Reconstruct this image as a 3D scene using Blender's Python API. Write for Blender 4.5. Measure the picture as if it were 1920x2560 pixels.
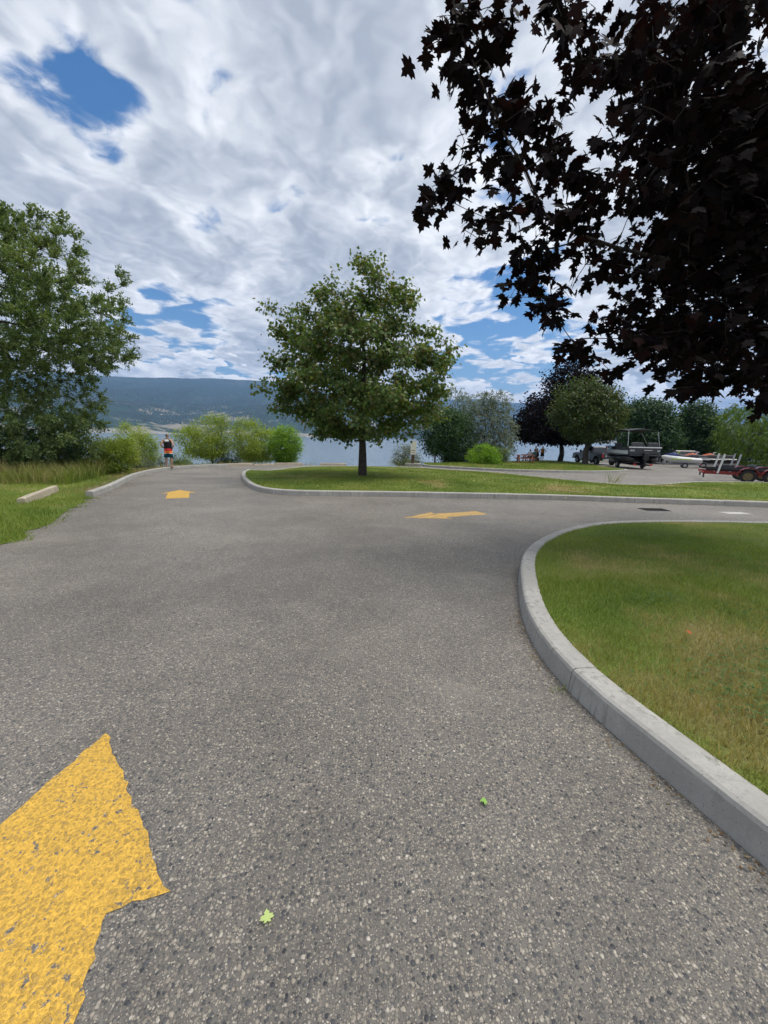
import bpy, bmesh, math, random
import numpy as np
from mathutils import Vector, Matrix, Euler
from mathutils.geometry import delaunay_2d_cdt

for o in list(bpy.data.objects): bpy.data.objects.remove(o)
S = bpy.context.scene
COL = S.collection
R = math.radians

# ------------------------------------------------------------------ camera
F = 961.; PITCH = R(10.9); ROLL = R(1.25); H = 1.5; SL = 0.02     # px focal at 1920 wide, eye height, 2 % fall to the lake
cam_d = bpy.data.cameras.new('camera'); cam = bpy.data.objects.new('camera', cam_d); COL.objects.link(cam)
cam_d.sensor_fit = 'VERTICAL'; cam_d.sensor_height = 36.; cam_d.lens = 36. * F / 2560.
cam_d.clip_start = .05; cam_d.clip_end = 40000
cam.matrix_world = Matrix.Translation((0, 0, H)) @ Matrix.Rotation(math.pi/2 - PITCH, 4, 'X') @ Matrix.Rotation(ROLL, 4, 'Z')
S.camera = cam

# ------------------------------------------------------------------ sun, exposure
SUN_EL, SUN_AZ = R(71), R(84)          # azimuth clockwise from +Y
sd = bpy.data.lights.new('sun', 'SUN'); sun = bpy.data.objects.new('sun', sd); COL.objects.link(sun)
sd.energy = 2.0; sd.angle = R(34); sd.color = (1, .95, .87)
to_sun = Vector((math.sin(SUN_AZ)*math.cos(SUN_EL), math.cos(SUN_AZ)*math.cos(SUN_EL), math.sin(SUN_EL)))
sun.rotation_euler = to_sun.to_track_quat('Z', 'Y').to_euler()
S.view_settings.view_transform = 'Standard'; S.view_settings.look = 'None'
S.view_settings.gamma = 1; S.view_settings.use_curve_mapping = False
S.view_settings.exposure = 1.0
cy = S.cycles; cy.max_bounces = 6; cy.diffuse_bounces = 3; cy.glossy_bounces = 2; cy.transmission_bounces = 3; cy.volume_bounces = 0; cy.use_adaptive_sampling = True; cy.adaptive_threshold = .02

# ------------------------------------------------------------------ node helper
class NT:
    def __init__(s, tree): s.t = tree; s.n = tree.nodes; s.l = tree.links
    def node(s, typ, **kw):
        n = s.n.new(typ)
        for k, v in kw.items(): setattr(n, k, v)
        return n
    def put(s, sock, v):
        if isinstance(v, bpy.types.NodeSocket): s.l.new(v, sock)
        elif v is not None:
            if sock.type == 'RGBA' and len(v) == 3: v = (*v, 1)
            sock.default_value = v
    def m(s, op, a, b=None, c=None, clamp=False):
        n = s.node('ShaderNodeMath', operation=op, use_clamp=clamp)
        for i, v in enumerate((a, b, c)):
            if v is not None: s.put(n.inputs[i], v)
        return n.outputs[0]
    def vm(s, op, a, b=None, scale=None):
        n = s.node('ShaderNodeVectorMath', operation=op)
        s.put(n.inputs[0], a)
        if b is not None: s.put(n.inputs[1], b)
        if scale is not None: s.put(n.inputs['Scale'], scale)
        return n.outputs['Value'] if op in ('DOT_PRODUCT', 'LENGTH', 'DISTANCE') else n.outputs[0]
    def noise(s, vec, scale, detail=4, rough=.55, dist=0., lac=2.0):
        n = s.node('ShaderNodeTexNoise'); s.put(n.inputs['Vector'], vec); s.put(n.inputs['Scale'], scale)
        n.inputs['Detail'].default_value = detail; n.inputs['Roughness'].default_value = rough
        n.inputs['Distortion'].default_value = dist; n.inputs['Lacunarity'].default_value = lac
        return n.outputs[0]
    def noisec(s, vec, scale, detail=4, rough=.55):
        o = s.noise(vec, scale, detail, rough); return o.node.outputs['Color']
    def vor(s, vec, scale, feature='F1', rnd=1.):
        n = s.node('ShaderNodeTexVoronoi', feature=feature); s.put(n.inputs['Vector'], vec); s.put(n.inputs['Scale'], scale)
        n.inputs['Randomness'].default_value = rnd
        return n
    def step(s, v, a, b, lo=0., hi=1.):
        n = s.node('ShaderNodeMapRange', interpolation_type='SMOOTHSTEP')
        s.put(n.inputs[0], v); s.put(n.inputs[1], a); s.put(n.inputs[2], b); s.put(n.inputs[3], lo); s.put(n.inputs[4], hi)
        return n.outputs[0]
    def lin(s, v, a, b, lo=0., hi=1.):
        n = s.node('ShaderNodeMapRange'); 
        s.put(n.inputs[0], v); s.put(n.inputs[1], a); s.put(n.inputs[2], b); s.put(n.inputs[3], lo); s.put(n.inputs[4], hi)
        return n.outputs[0]
    def mix(s, f, a, b, blend='MIX'):
        n = s.node('ShaderNodeMix', data_type='RGBA', blend_type=blend)
        s.put(n.inputs[0], f); s.put(n.inputs[6], a); s.put(n.inputs[7], b)
        return n.outputs[2]
    def ramp(s, v, stops):
        n = s.node('ShaderNodeValToRGB'); s.put(n.inputs[0], v); e = n.color_ramp.elements
        while len(e) < len(stops): e.new(.5)
        for i, (p, c) in enumerate(stops): e[i].position = p; e[i].color = (*c, 1)
        return n.outputs[0]
    def xyz(s, v):
        n = s.node('ShaderNodeSeparateXYZ'); s.put(n.inputs[0], v); return n.outputs
    def comb(s, x, y, z=0.):
        n = s.node('ShaderNodeCombineXYZ'); s.put(n.inputs[0], x); s.put(n.inputs[1], y); s.put(n.inputs[2], z); return n.outputs[0]

def ray(u, v):
    a = (u-960)/F; b = -(v-1280)/F
    c, s = math.cos(ROLL), math.sin(ROLL); x = a*c-b*s; y = a*s+b*c
    cp, sp = math.cos(PITCH), math.sin(PITCH)
    return (x, cp+y*sp, -sp+y*cp)
def gp(u, v, h=0.):                         # pixel -> point on the sloping ground (h above it)
    d = ray(u, v); t = (h-H)/(d[2]+SL*d[1]); return Vector((t*d[0], t*d[1], H+t*d[2]))
def at(u, v, Y):                            # pixel -> point at depth Y
    d = ray(u, v); t = Y/d[1]; return Vector((t*d[0], Y, H+t*d[2]))
def G(y): return -SL*y

# ------------------------------------------------------------------ sky: blue air with a broken stratocumulus deck and low cumulus
W = bpy.data.worlds.new('World'); S.world = W; W.use_nodes = True
def build_sky():
    w = NT(W.node_tree); w.n.clear()
    tc = w.node('ShaderNodeTexCoord'); d = w.vm('NORMALIZE', tc.outputs['Generated'])
    x, y, z = w.xyz(d)
    sky = w.node('ShaderNodeTexSky', sky_type='NISHITA'); sky.sun_disc = False
    sky.sun_elevation = SUN_EL; sky.sun_rotation = SUN_AZ; sky.air_density = 1.0; sky.dust_density = .6; sky.ozone_density = 2.2
    hs = w.node('ShaderNodeHueSaturation'); hs.inputs['Saturation'].default_value = 1.32; hs.inputs['Value'].default_value = .64
    w.l.new(sky.outputs[0], hs.inputs['Color']); blue = hs.outputs[0]
    zc = w.m('ADD', w.m('MAXIMUM', z, 0.), .10)
    q = w.comb(w.m('DIVIDE', x, zc), w.m('DIVIDE', y, zc), 3.7)
    # domain warp so that the lumps drag out like wind-blown cloud
    def n2(v, sc, det, ro=.58, off=(0., 0., 0.)):
        o = w.noise(w.vm('ADD', v, off) if any(off) else v, sc, det, ro); o.node.noise_dimensions = '2D'; return o
    wp = w.vm('SCALE', w.comb(w.m('SUBTRACT', n2(q, 4.2, 3, .5), .5), w.m('SUBTRACT', n2(q, 4.2, 3, .5, (5.2, 8.1, 0)), .5)), scale=.17)
    q2 = w.vm('ADD', q, wp)
    L = (to_sun.x*.09, to_sun.y*.09, 0)
    def vq(v, sc):
        n = w.vor(v, sc); n.voronoi_dimensions = '2D'; return n.outputs['Distance']
    puff = w.m('ADD', w.m('MULTIPLY', vq(q2, 2.6), -.30), w.m('MULTIPLY', vq(q2, 6.5), -.14))
    f = w.m('ADD', w.m('MULTIPLY', n2(q2, 1.1, 4, .5), .50), w.m('MULTIPLY', n2(q2, 3.6, 5, .54, (7.3, 1.9, 0)), .42))
    f = w.m('ADD', f, w.m('ADD', puff, .288))
    ql = w.vm('ADD', q2, L)
    fl = n2(q2, 3.6, 3, .54, (7.3, 1.9, 0)); fs = n2(ql, 3.6, 3, .54, (7.3, 1.9, 0))
    # where the deck is open
    def hole(u, v, width, amt):
        r = Vector(ray(u, v)).normalized()
        return w.m('MULTIPLY', w.step(w.vm('DOT_PRODUCT', d, tuple(r)), math.cos(width), 1.), amt)
    open_ = w.m('ADD', hole(110, 150, .15, .125), hole(190, 215, .10, .09))
    open_ = w.m('ADD', open_, hole(1290, 855, .24, .18))
    open_ = w.m('ADD', open_, hole(430, 850, .16, .13))
    open_ = w.m('ADD', open_, hole(1900, 40, .12, .12))
    band = w.m('MULTIPLY', w.step(z, .30, .14), .05)
    open_ = w.m('ADD', open_, band)
    cov = w.m('ADD', w.m('SUBTRACT', f, open_), w.m('MULTIPLY', w.m('SUBTRACT', n2(q2, 8.5, 5, .62, (4.4, 2.8, 0)), .5), .20))
    alpha = w.step(cov, .29, .41)
    thick = w.step(cov, .40, .62)
    relief = w.m('MULTIPLY', w.m('SUBTRACT', fl, fs), .6)                       # brighter on the side that faces the sun
    big = n2(q, .55, 1)
    tone = w.m('ADD', w.m('MULTIPLY', thick, -.50), w.m('MULTIPLY', relief, 3.6))
    tone = w.m('ADD', tone, w.m('MULTIPLY', w.m('SUBTRACT', big, .5), -.55))
    tone = w.m('ADD', tone, w.m('MULTIPLY', w.m('SUBTRACT', n2(q2, 7.5, 4, .6, (2.2, 6.6, 0)), .5), .48))
    tone = w.m('ADD', tone, .72, clamp=True)
    deck = w.ramp(tone, [(0., (.35, .38, .43)), (.35, (.49, .515, .56)), (.65, (.65, .67, .70)), (1., (.86, .865, .88))])
    # low cumulus in rows above the hills
    el = w.m('DIVIDE', w.m('MAXIMUM', z, 0.), w.m('SQRT', w.m('ADD', w.m('MULTIPLY', x, x), w.m('MULTIPLY', y, y))))
    az = w.m('ARCTAN2', x, y)
    p = w.comb(w.m('MULTIPLY', az, 5.2), w.m('MULTIPLY', el, 13.), .6)
    def v2(v, sc):
        n = w.vor(v, sc); n.voronoi_dimensions = '2D'; return n.outputs['Distance']
    pw = w.vm('ADD', p, w.vm('SCALE', w.comb(n2(p, 8., 2), n2(p, 8., 2, .5, (3.1, 4.4, 0))), scale=.12))
    def cum(v):
        r = w.m('ADD', w.m('MULTIPLY', n2(v, 1.25, 2, .5), .9), w.m('MULTIPLY', v2(v, 3.6), -.20))
        r = w.m('ADD', r, w.m('MULTIPLY', v2(v, 9.), -.09))
        return w.m('ADD', r, w.m('MULTIPLY', n2(v, 10., 3, .6), .14))
    c0 = cum(pw); c1 = cum(w.vm('ADD', pw, (.05, .17, 0.)))
    cthr = w.step(el, .05, .27, .255, .66)
    ca = w.m('MULTIPLY', w.step(w.m('SUBTRACT', c0, cthr), 0., .045), w.step(el, .36, .24))
    cs = w.m('MULTIPLY', w.m('SUBTRACT', c0, c1), 2.6)
    ctone = w.m('ADD', cs, w.m('ADD', .63, w.m('MULTIPLY', w.m('SUBTRACT', n2(p, 3., 2), .5), .5)), clamp=True)
    cumc = w.ramp(ctone, [(0., (.37, .42, .50)), (.4, (.56, .60, .67)), (.72, (.80, .82, .85)), (1., (.97, .97, .96))])
    cumc = w.mix(w.step(el, .10, .0, 0., .35), cumc, (.62, .69, .78))
    k = 10.0 * CLOUD
    deck10 = w.vm('SCALE', deck, scale=k); cum10 = w.vm('SCALE', cumc, scale=k)
    col = w.mix(w.m('MULTIPLY', alpha, .97), blue, deck10)
    col = w.mix(ca, col, cum10)
    bg = w.node('ShaderNodeBackground'); w.l.new(col, bg.inputs[0]); bg.inputs[1].default_value = .10
    out = w.node('ShaderNodeOutputWorld'); w.l.new(bg.outputs[0], out.inputs[0])
CLOUD = .67
HAZE = 1.35e-4
build_sky()
W.cycles.sampling_method = 'MANUAL'; W.cycles.sample_map_resolution = 256

# ------------------------------------------------------------------ mesh helpers
rng = np.random.default_rng(7)
random.seed(7)
def link(o): COL.objects.link(o); return o
def tag(o, label=None, cat=None, group=None, kind=None):
    if label: o['label'] = label
    if cat: o['category'] = cat
    if group: o['group'] = group
    if kind: o['kind'] = kind
    return o
def empty(name, loc=(0, 0, 0), rz=0., label=None, cat=None, group=None):
    o = link(bpy.data.objects.new(name, None)); o.location = loc; o.rotation_euler = (0, 0, rz); o.empty_display_size = .2
    return tag(o, label, cat, group)
def mesh_np(name, V, T, mat, parent=None, smooth=False, loc=(0, 0, 0), n=3):
    """V (N,3), T (M,n) arrays -> one mesh object"""
    V = np.asarray(V, np.float32); T = np.asarray(T, np.int32)
    me = bpy.data.meshes.new(name)
    me.vertices.add(len(V)); me.vertices.foreach_set('co', V.ravel())
    me.loops.add(T.size); me.loops.foreach_set('vertex_index', T.ravel())
    me.polygons.add(len(T)); me.polygons.foreach_set('loop_start', np.arange(0, T.size, n, dtype=np.int32))
    me.polygons.foreach_set('loop_total', np.full(len(T), n, np.int32))
    if smooth: me.polygons.foreach_set('use_smooth', np.ones(len(T), bool))
    me.update(calc_edges=True); me.materials.append(mat)
    o = link(bpy.data.objects.new(name, me)); o.parent = parent; o.location = loc
    return o
class MB:
    def __init__(s): s.v = []; s.f = []
    def add(s, vs, fs):
        k = len(s.v); s.v += [tuple(v) for v in vs]; s.f += [tuple(i+k for i in f) for f in fs]; return s
    def box(s, c, d, rz=0., rx=0., ry=0.):
        M = Matrix.Translation(c) @ Euler((rx, ry, rz)).to_matrix().to_4x4()
        vs = [M @ Vector((sx*d[0]/2, sy*d[1]/2, sz*d[2]/2)) for sx in (-1, 1) for sy in (-1, 1) for sz in (-1, 1)]
        return s.add(vs, [(0, 1, 3, 2), (4, 6, 7, 5), (0, 4, 5, 1), (2, 3, 7, 6), (0, 2, 6, 4), (1, 5, 7, 3)])
    def tube(s, pts, rad, n=8, caps=True):
        pts = [Vector(p) for p in pts]; rad = rad if hasattr(rad, '__len__') else [rad]*len(pts)
        k = len(s.v); up = Vector((0, 0, 1)); X = None
        for i, p in enumerate(pts):
            d = (pts[min(i+1, len(pts)-1)] - pts[max(i-1, 0)]).normalized()
            if X is None: X = d.cross(up if abs(d.z) < .9 else Vector((1, 0, 0))).normalized()
            else: X = (X - d*X.dot(d)).normalized()
            Yv = d.cross(X)
            for j in range(n):
                a = 2*math.pi*j/n; s.v.append(tuple(p + (X*math.cos(a) + Yv*math.sin(a))*rad[i]))
        for i in range(len(pts)-1):
            for j in range(n):
                a = k+i*n+j; b = k+i*n+(j+1) % n; s.f.append((a, b, b+n, a+n))
        if caps:
            s.f.append(tuple(k+j for j in reversed(range(n)))); s.f.append(tuple(k+(len(pts)-1)*n+j for j in range(n)))
        return s
    def cyl(s, c, r, w, axis='Y', n=18, r2=None):
        a = {'X': Vector((1, 0, 0)), 'Y': Vector((0, 1, 0)), 'Z': Vector((0, 0, 1))}[axis]; c = Vector(c)
        return s.tube([c-a*w/2, c+a*w/2], [r, r if r2 is None else r2], n)
    def ell(s, c, r, n=12, m=8):
        k = len(s.v)
        for i in range(m+1):
            t = math.pi*i/m
            for j in range(n):
                a = 2*math.pi*j/n
                s.v.append((c[0]+r[0]*math.sin(t)*math.cos(a), c[1]+r[1]*math.sin(t)*math.sin(a), c[2]+r[2]*math.cos(t)))
        for i in range(m):
            for j in range(n):
                a = k+i*n+j; b = k+i*n+(j+1) % n; s.f.append((a, a+n, b+n, b))
        return s
    def loft(s, rings, caps=True):
        k = len(s.v); n = len(rings[0])
        for r in rings: s.v += [tuple(p) for p in r]
        for i in range(len(rings)-1):
            for j in range(n):
                a = k+i*n+j; b = k+i*n+(j+1) % n; s.f.append((a, b, b+n, a+n))
        if caps:
            s.f.append(tuple(k+j for j in reversed(range(n)))); s.f.append(tuple(k+(len(rings)-1)*n+j for j in range(n)))
        return s
    def prism(s, prof, y0, y1):            # profile in x-z, extruded along y
        return s.loft([[(x, y0, z) for x, z in prof], [(x, y1, z) for x, z in prof]])
    def build(s, name, mat, parent=None, loc=(0, 0, 0), smooth=False, bevel=0., sub=0, rot=None):
        me = bpy.data.meshes.new(name); me.from_pydata(s.v, [], s.f); me.materials.append(mat)
        bm = bmesh.new(); bm.from_mesh(me); bmesh.ops.recalc_face_normals(bm, faces=bm.faces); bm.to_mesh(me); bm.free()
        o = link(bpy.data.objects.new(name, me)); o.parent = parent; o.location = loc
        if rot: o.rotation_euler = rot
        if smooth: me.polygons.foreach_set('use_smooth', [True]*len(me.polygons))
        if bevel:
            b = o.modifiers.new('bevel', 'BEVEL'); b.width = bevel; b.segments = 2; b.limit_method = 'ANGLE'; b.angle_limit = R(40)
        if sub:
            b = o.modifiers.new('sub', 'SUBSURF'); b.levels = sub; b.render_levels = sub
        return o
def catmull(P, step=.2):
    P = [np.array(p, float) for p in P]; P = [2*P[0]-P[1]] + P + [2*P[-1]-P[-2]]; out = []
    for i in range(1, len(P)-2):
        a, b, c, d = P[i-1:i+3]; n = max(2, int(np.linalg.norm(c-b)/step))
        for j in range(n):
            t = j/n; out.append(.5*((2*b)+(c-a)*t+(2*a-5*b+4*c-d)*t*t+(3*b-a-3*c+d)*t**3))
    out.append(P[-2]); return np.array(out)
def inside(px, py, poly):
    r = np.zeros(len(px), bool); x2, y2 = poly[-1]
    for x1, y1 in poly:
        c = ((y1 > py) != (y2 > py)) & (px < (x2-x1)*(py-y1)/((y2-y1) if y2 != y1 else 1e-9)+x1); r ^= c; x2, y2 = x1, y1
    return r
def seg_dist(px, py, poly, closed=False):
    d = np.full(len(px), 1e9); n = len(poly)
    for i in range(n if closed else n-1):
        a = np.array(poly[i]); b = np.array(poly[(i+1) % n]); ab = b-a; L = max(ab.dot(ab), 1e-9)
        t = np.clip(((px-a[0])*ab[0]+(py-a[1])*ab[1])/L, 0, 1)
        d = np.minimum(d, np.hypot(px-a[0]-t*ab[0], py-a[1]-t*ab[1]))
    return d
def vnoise(x, y, seed=0):                  # smooth value noise, numpy
    x = np.asarray(x, float); y = np.asarray(y, float)
    xi = np.floor(x).astype(int); yi = np.floor(y).astype(int); xf = x-xi; yf = y-yi
    def h(a, b):
        n = (a*374761393 + b*668265263 + seed*974634777) & 0x7fffffff; n = ((n ^ (n >> 13))*1274126177) & 0x7fffffff
        return ((n ^ (n >> 16)) & 0xffff)/65535.
    u = xf*xf*(3-2*xf); v = yf*yf*(3-2*yf)
    return (h(xi, yi)*(1-u)+h(xi+1, yi)*u)*(1-v)+(h(xi, yi+1)*(1-u)+h(xi+1, yi+1)*u)*v
def fbm(x, y, o=4, seed=0):
    s = 0; a = .5; t = 0
    for i in range(o): s = s+a*vnoise(x*2**i, y*2**i, seed+i); t += a; a *= .5
    return s/t

# ------------------------------------------------------------------ materials
MATS = {}
def newmat(name):
    m = bpy.data.materials.new(name); m.use_nodes = True; w = NT(m.node_tree); w.n.clear()
    out = w.node('ShaderNodeOutputMaterial'); return m, w, out
def pbsdf(w, col, rough=.6, metal=0., spec=.5, normal=None, coat=0.):
    p = w.node('ShaderNodeBsdfPrincipled'); w.put(p.inputs['Base Color'], col); w.put(p.inputs['Roughness'], rough)
    p.inputs['Metallic'].default_value = metal; p.inputs['Specular IOR Level'].default_value = spec; p.inputs['Coat Weight'].default_value = coat
    if normal is not None: w.l.new(normal, p.inputs['Normal'])
    return p.outputs[0]
def bump(w, h, strength=.5, dist=.01):
    b = w.node('ShaderNodeBump'); b.inputs['Strength'].default_value = strength; b.inputs['Distance'].default_value = dist
    w.l.new(h, b.inputs['Height']); return b.outputs[0]
def plain(name, col, rough=.5, metal=0., var=.12, scale=14., coat=0., bumpd=0.):
    if name in MATS: return MATS[name]
    m, w, out = newmat(name); p = w.node('ShaderNodeTexCoord').outputs['Object']
    n = w.noise(p, scale, 5, .6)
    c = w.mix(n, tuple(c*(1-var) for c in col), tuple(min(1, c*(1+var)) for c in col))
    r = w.m('ADD', w.m('MULTIPLY', w.noise(p, scale*.6, 3), .16), rough-.08)
    nm = bump(w, w.noise(p, scale*4, 4), .6, bumpd) if bumpd else None
    w.l.new(pbsdf(w, c, r, metal, coat=coat, normal=nm), out.inputs[0]); MATS[name] = m; return m
def leafmat(name, cols, trans=.35, rough=.55, tint=(1.3, 1.25, .5), spec=.2):
    """cols: list of albedo stops chosen per leaf"""
    m, w, out = newmat(name)
    g = w.node('ShaderNodeNewGeometry'); r = g.outputs['Random Per Island']
    c = w.ramp(r, [(i/max(1, len(cols)-1), c) for i, c in enumerate(cols)])
    pos = w.node('ShaderNodeTexCoord').outputs['Object']
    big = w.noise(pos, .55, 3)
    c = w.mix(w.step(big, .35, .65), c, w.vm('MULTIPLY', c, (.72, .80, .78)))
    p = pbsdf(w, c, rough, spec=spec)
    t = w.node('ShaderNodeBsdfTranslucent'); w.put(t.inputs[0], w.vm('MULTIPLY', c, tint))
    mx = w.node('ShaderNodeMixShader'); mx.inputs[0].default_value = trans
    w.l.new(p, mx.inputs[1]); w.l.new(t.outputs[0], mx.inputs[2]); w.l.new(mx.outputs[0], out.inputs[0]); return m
def bark(name, c1, c2, scale=9.):
    m, w, out = newmat(name); p = w.node('ShaderNodeTexCoord').outputs['Object']
    ps = w.vm('MULTIPLY', p, (1, 1, .25)); n = w.noise(ps, scale*3, 6, .65); v = w.vor(ps, scale*2.4, 'DISTANCE_TO_EDGE').outputs['Distance']
    c = w.mix(w.step(n, .35, .65), c1, c2)
    h = w.m('ADD', w.m('MULTIPLY', n, .6), w.step(v, 0., .25))
    w.l.new(pbsdf(w, c, .85, spec=.2, normal=bump(w, h, .8, .02)), out.inputs[0]); return m

def asphalt_nodes(w):
    p = w.node('ShaderNodeTexCoord').outputs['Object']
    pw = w.vm('ADD', p, w.vm('SCALE', w.noisec(p, 60., 2), scale=.010))
    v1 = w.vor(pw, 68.); v2 = w.vor(pw, 150.)
    def stones(v):
        r = w.xyz(v.outputs['Color'])[0]
        return w.ramp(r, [(0., (.03, .034, .042)), (.14, (.065, .07, .08)), (.36, (.135, .13, .122)), (.58, (.20, .188, .168)), (.80, (.255, .235, .20)), (.96, (.32, .30, .26)), (1., (.42, .40, .365))])
    binder = w.mix(w.noise(p, 38., 4), (.065, .062, .058), (.14, .134, .124))
    d1 = v1.outputs['Distance']
    keep1 = w.m('GREATER_THAN', w.xyz(v1.outputs['Color'])[1], .18)
    s1 = w.m('MULTIPLY', w.step(d1, .50, .34), keep1)
    s2 = w.step(v2.outputs['Distance'], .56, .36)
    c = w.mix(w.m('MULTIPLY', s2, .9), binder, stones(v2)); c = w.mix(s1, c, stones(v1))
    # broad wear: paler wheel tracks and darker oil-stained lane middle
    big = w.noise(p, .42, 4, .55); mid = w.noise(p, 2.6, 5, .6)
    k = w.m('ADD', w.lin(big, .3, .7, .90, 1.42), w.lin(mid, .3, .7, -.12, .12))
    c = w.vm('SCALE', w.vm('MULTIPLY', c, (1.045, 1.0, .95)), scale=k)
    dust = w.step(w.noise(w.vm('MULTIPLY', p, (.5, 1.1, 1)), .6, 5, .65), .52, .72, 0., .35)
    c = w.mix(dust, c, (.31, .285, .24))
    h = w.m('ADD', w.m('MULTIPLY', s1, w.m('SUBTRACT', 1., w.m('MULTIPLY', d1, 1.4))), w.m('MULTIPLY', s2, .45))
    return p, c, h, mid
def mat_asphalt():
    m, w, out = newmat('asphalt'); p, c, h, mid = asphalt_nodes(w)
    # hairline cracks
    cv = w.vor(w.vm('ADD', p, w.vm('SCALE', w.noisec(p, 1.6, 4), scale=.7)), .32, 'DISTANCE_TO_EDGE').outputs['Distance']
    crack = w.m('MULTIPLY', w.step(cv, .006, .001), w.step(w.noise(p, .7, 2), .55, .62))
    c = w.mix(w.m('MULTIPLY', crack, .35), c, (.05, .048, .045))
    h = w.m('SUBTRACT', h, w.m('MULTIPLY', crack, .8))
    w.l.new(pbsdf(w, c, .62, spec=.5, normal=bump(w, h, .85, .006)), out.inputs[0]); return m
def mat_paint(name, col, worn):
    m, w, out = newmat(name); p, c, h, mid = asphalt_nodes(w)
    n = w.noise(p, 44., 4, .6); n2 = w.noise(p, 7., 4, .6)
    chip = w.m('ADD', n, w.m('ADD', w.m('MULTIPLY', w.m('SUBTRACT', n2, .5), .45), w.m('MULTIPLY', w.step(h, .45, .05), -.05)))
    mask = w.step(chip, worn-.03, worn+.04)
    thin = w.step(h, .1, .75)                               # paint worn thin on the crowns of the stones
    pc = w.mix(w.m('MULTIPLY', thin, .8), w.vm('SCALE', col, scale=1.12), w.vm('MULTIPLY', col, (.70, .74, 1.3)))
    pc = w.vm('SCALE', pc, scale=w.lin(w.noise(p, 60., 3), .3, .7, .86, 1.08))
    c = w.mix(mask, c, pc)
    w.l.new(pbsdf(w, c, .62, spec=.4, normal=bump(w, h, .8, .006)), out.inputs[0]); return m
def mat_concrete(name='concrete', base=(.36, .35, .325)):
    m, w, out = newmat(name); p = w.node('ShaderNodeTexCoord').outputs['Object']
    n = w.noise(p, 55., 6, .7); b = w.noise(p, 2.3, 5, .6)
    c = w.mix(n, tuple(k*.78 for k in base), tuple(k*1.18 for k in base))
    c = w.vm('SCALE', c, scale=w.lin(b, .3, .7, .78, 1.15))
    # vertical water streaks, dark specks
    st = w.noise(w.vm('MULTIPLY', p, (1, 1, .12)), 22., 4, .6)
    c = w.mix(w.m('MULTIPLY', w.step(st, .50, .70, 0., .6), w.step(b, .4, .6)), c, (.11, .105, .095))
    sp = w.vor(p, 90.); c = w.mix(w.m('MULTIPLY', w.step(sp.outputs['Distance'], .22, .12), w.m('GREATER_THAN', w.xyz(sp.outputs['Color'])[0], .82)), c, (.09, .085, .08))
    w.l.new(pbsdf(w, c, .86, spec=.25, normal=bump(w, n, .5, .004)), out.inputs[0]); return m
def grass_color(w, p, dry=.5):
    a = w.noise(p, .55, 5, .62); b = w.noise(p, 3.2, 4, .6)
    c = w.ramp(a, [(.28, (.10, .165, .026)), (.5, (.165, .225, .042)), (.72, (.25, .28, .068))])
    d = w.step(w.m('ADD', w.noise(w.vm('ADD', p, (13., 4., 0)), .38, 5, .65), w.m('MULTIPLY', b, .12)), dry+.10, dry+.22, 0., .85)
    return w.mix(d, c, (.36, .30, .14))
def mat_grass_sheet(name='turf', dry=.5):
    m, w, out = newmat(name); p = w.node('ShaderNodeTexCoord').outputs['Object']
    c = grass_color(w, p, dry); f = w.noise(p, 70., 4, .7)
    c = w.vm('SCALE', c, scale=w.lin(f, .3, .7, .45, 1.0))
    w.l.new(pbsdf(w, c, .9, spec=.15, normal=bump(w, f, .9, .02)), out.inputs[0]); return m
def mat_blade(name='grass_blade', dry=.5, gain=1.):
    m, w, out = newmat(name); p = w.node('ShaderNodeTexCoord').outputs['Object']
    c = grass_color(w, p, dry); r = w.node('ShaderNodeNewGeometry').outputs['Random Per Island']
    c = w.vm('SCALE', c, scale=w.lin(r, 0., 1., .75*gain, 1.35*gain))
    c = w.mix(w.m('MULTIPLY', w.m('GREATER_THAN', r, .90), .6), c, (.30, .26, .11))
    pb = pbsdf(w, c, .5, spec=.25); t = w.node('ShaderNodeBsdfTranslucent'); w.put(t.inputs[0], w.vm('MULTIPLY', c, (1.2, 1.2, .6)))
    mx = w.node('ShaderNodeMixShader'); mx.inputs[0].default_value = .35
    w.l.new(pb, mx.inputs[1]); w.l.new(t.outputs[0], mx.inputs[2]); w.l.new(mx.outputs[0], out.inputs[0]); return m
def mat_earth():
    m, w, out = newmat('earth'); p = w.node('ShaderNodeTexCoord').outputs['Object']
    n = w.noise(p, 1.2, 6, .65); f = w.noise(p, 34., 5, .7)
    c = w.mix(w.step(n, .4, .6), (.20, .165, .11), (.135, .14, .055)); c = w.vm('SCALE', c, scale=w.lin(f, .3, .7, .6, 1.2))
    w.l.new(pbsdf(w, c, .95, spec=.1, normal=bump(w, f, .9, .02)), out.inputs[0]); return m
def mat_water():
    m, w, out = newmat('lake_water'); p = w.node('ShaderNodeTexCoord').outputs['Object']
    a = w.noise(w.vm('MULTIPLY', p, (1, 1.6, 1)), .9, 5, .62); b = w.noise(w.vm('MULTIPLY', p, (.6, 1., 1)), .12, 4, .6)
    h = w.m('ADD', w.m('MULTIPLY', a, .55), b)
    c = w.mix(w.noise(w.vm('MULTIPLY', p, (.3, 1, 1)), .02, 4), (.12, .175, .23), (.16, .215, .27))
    w.l.new(pbsdf(w, c, .16, spec=.5, normal=bump(w, h, .6, .40)), out.inputs[0]); return m
ASPHALT = mat_asphalt(); CONC = mat_concrete(); TURF = mat_grass_sheet(); BLADE = mat_blade(); EARTH = mat_earth(); WATER = mat_water()
YELLOW = mat_paint('yellow_road_paint', (.57, .34, .05), .325); YELLOW_WORN = mat_paint('worn_yellow_road_paint', (.56, .35, .085), .40)

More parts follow.
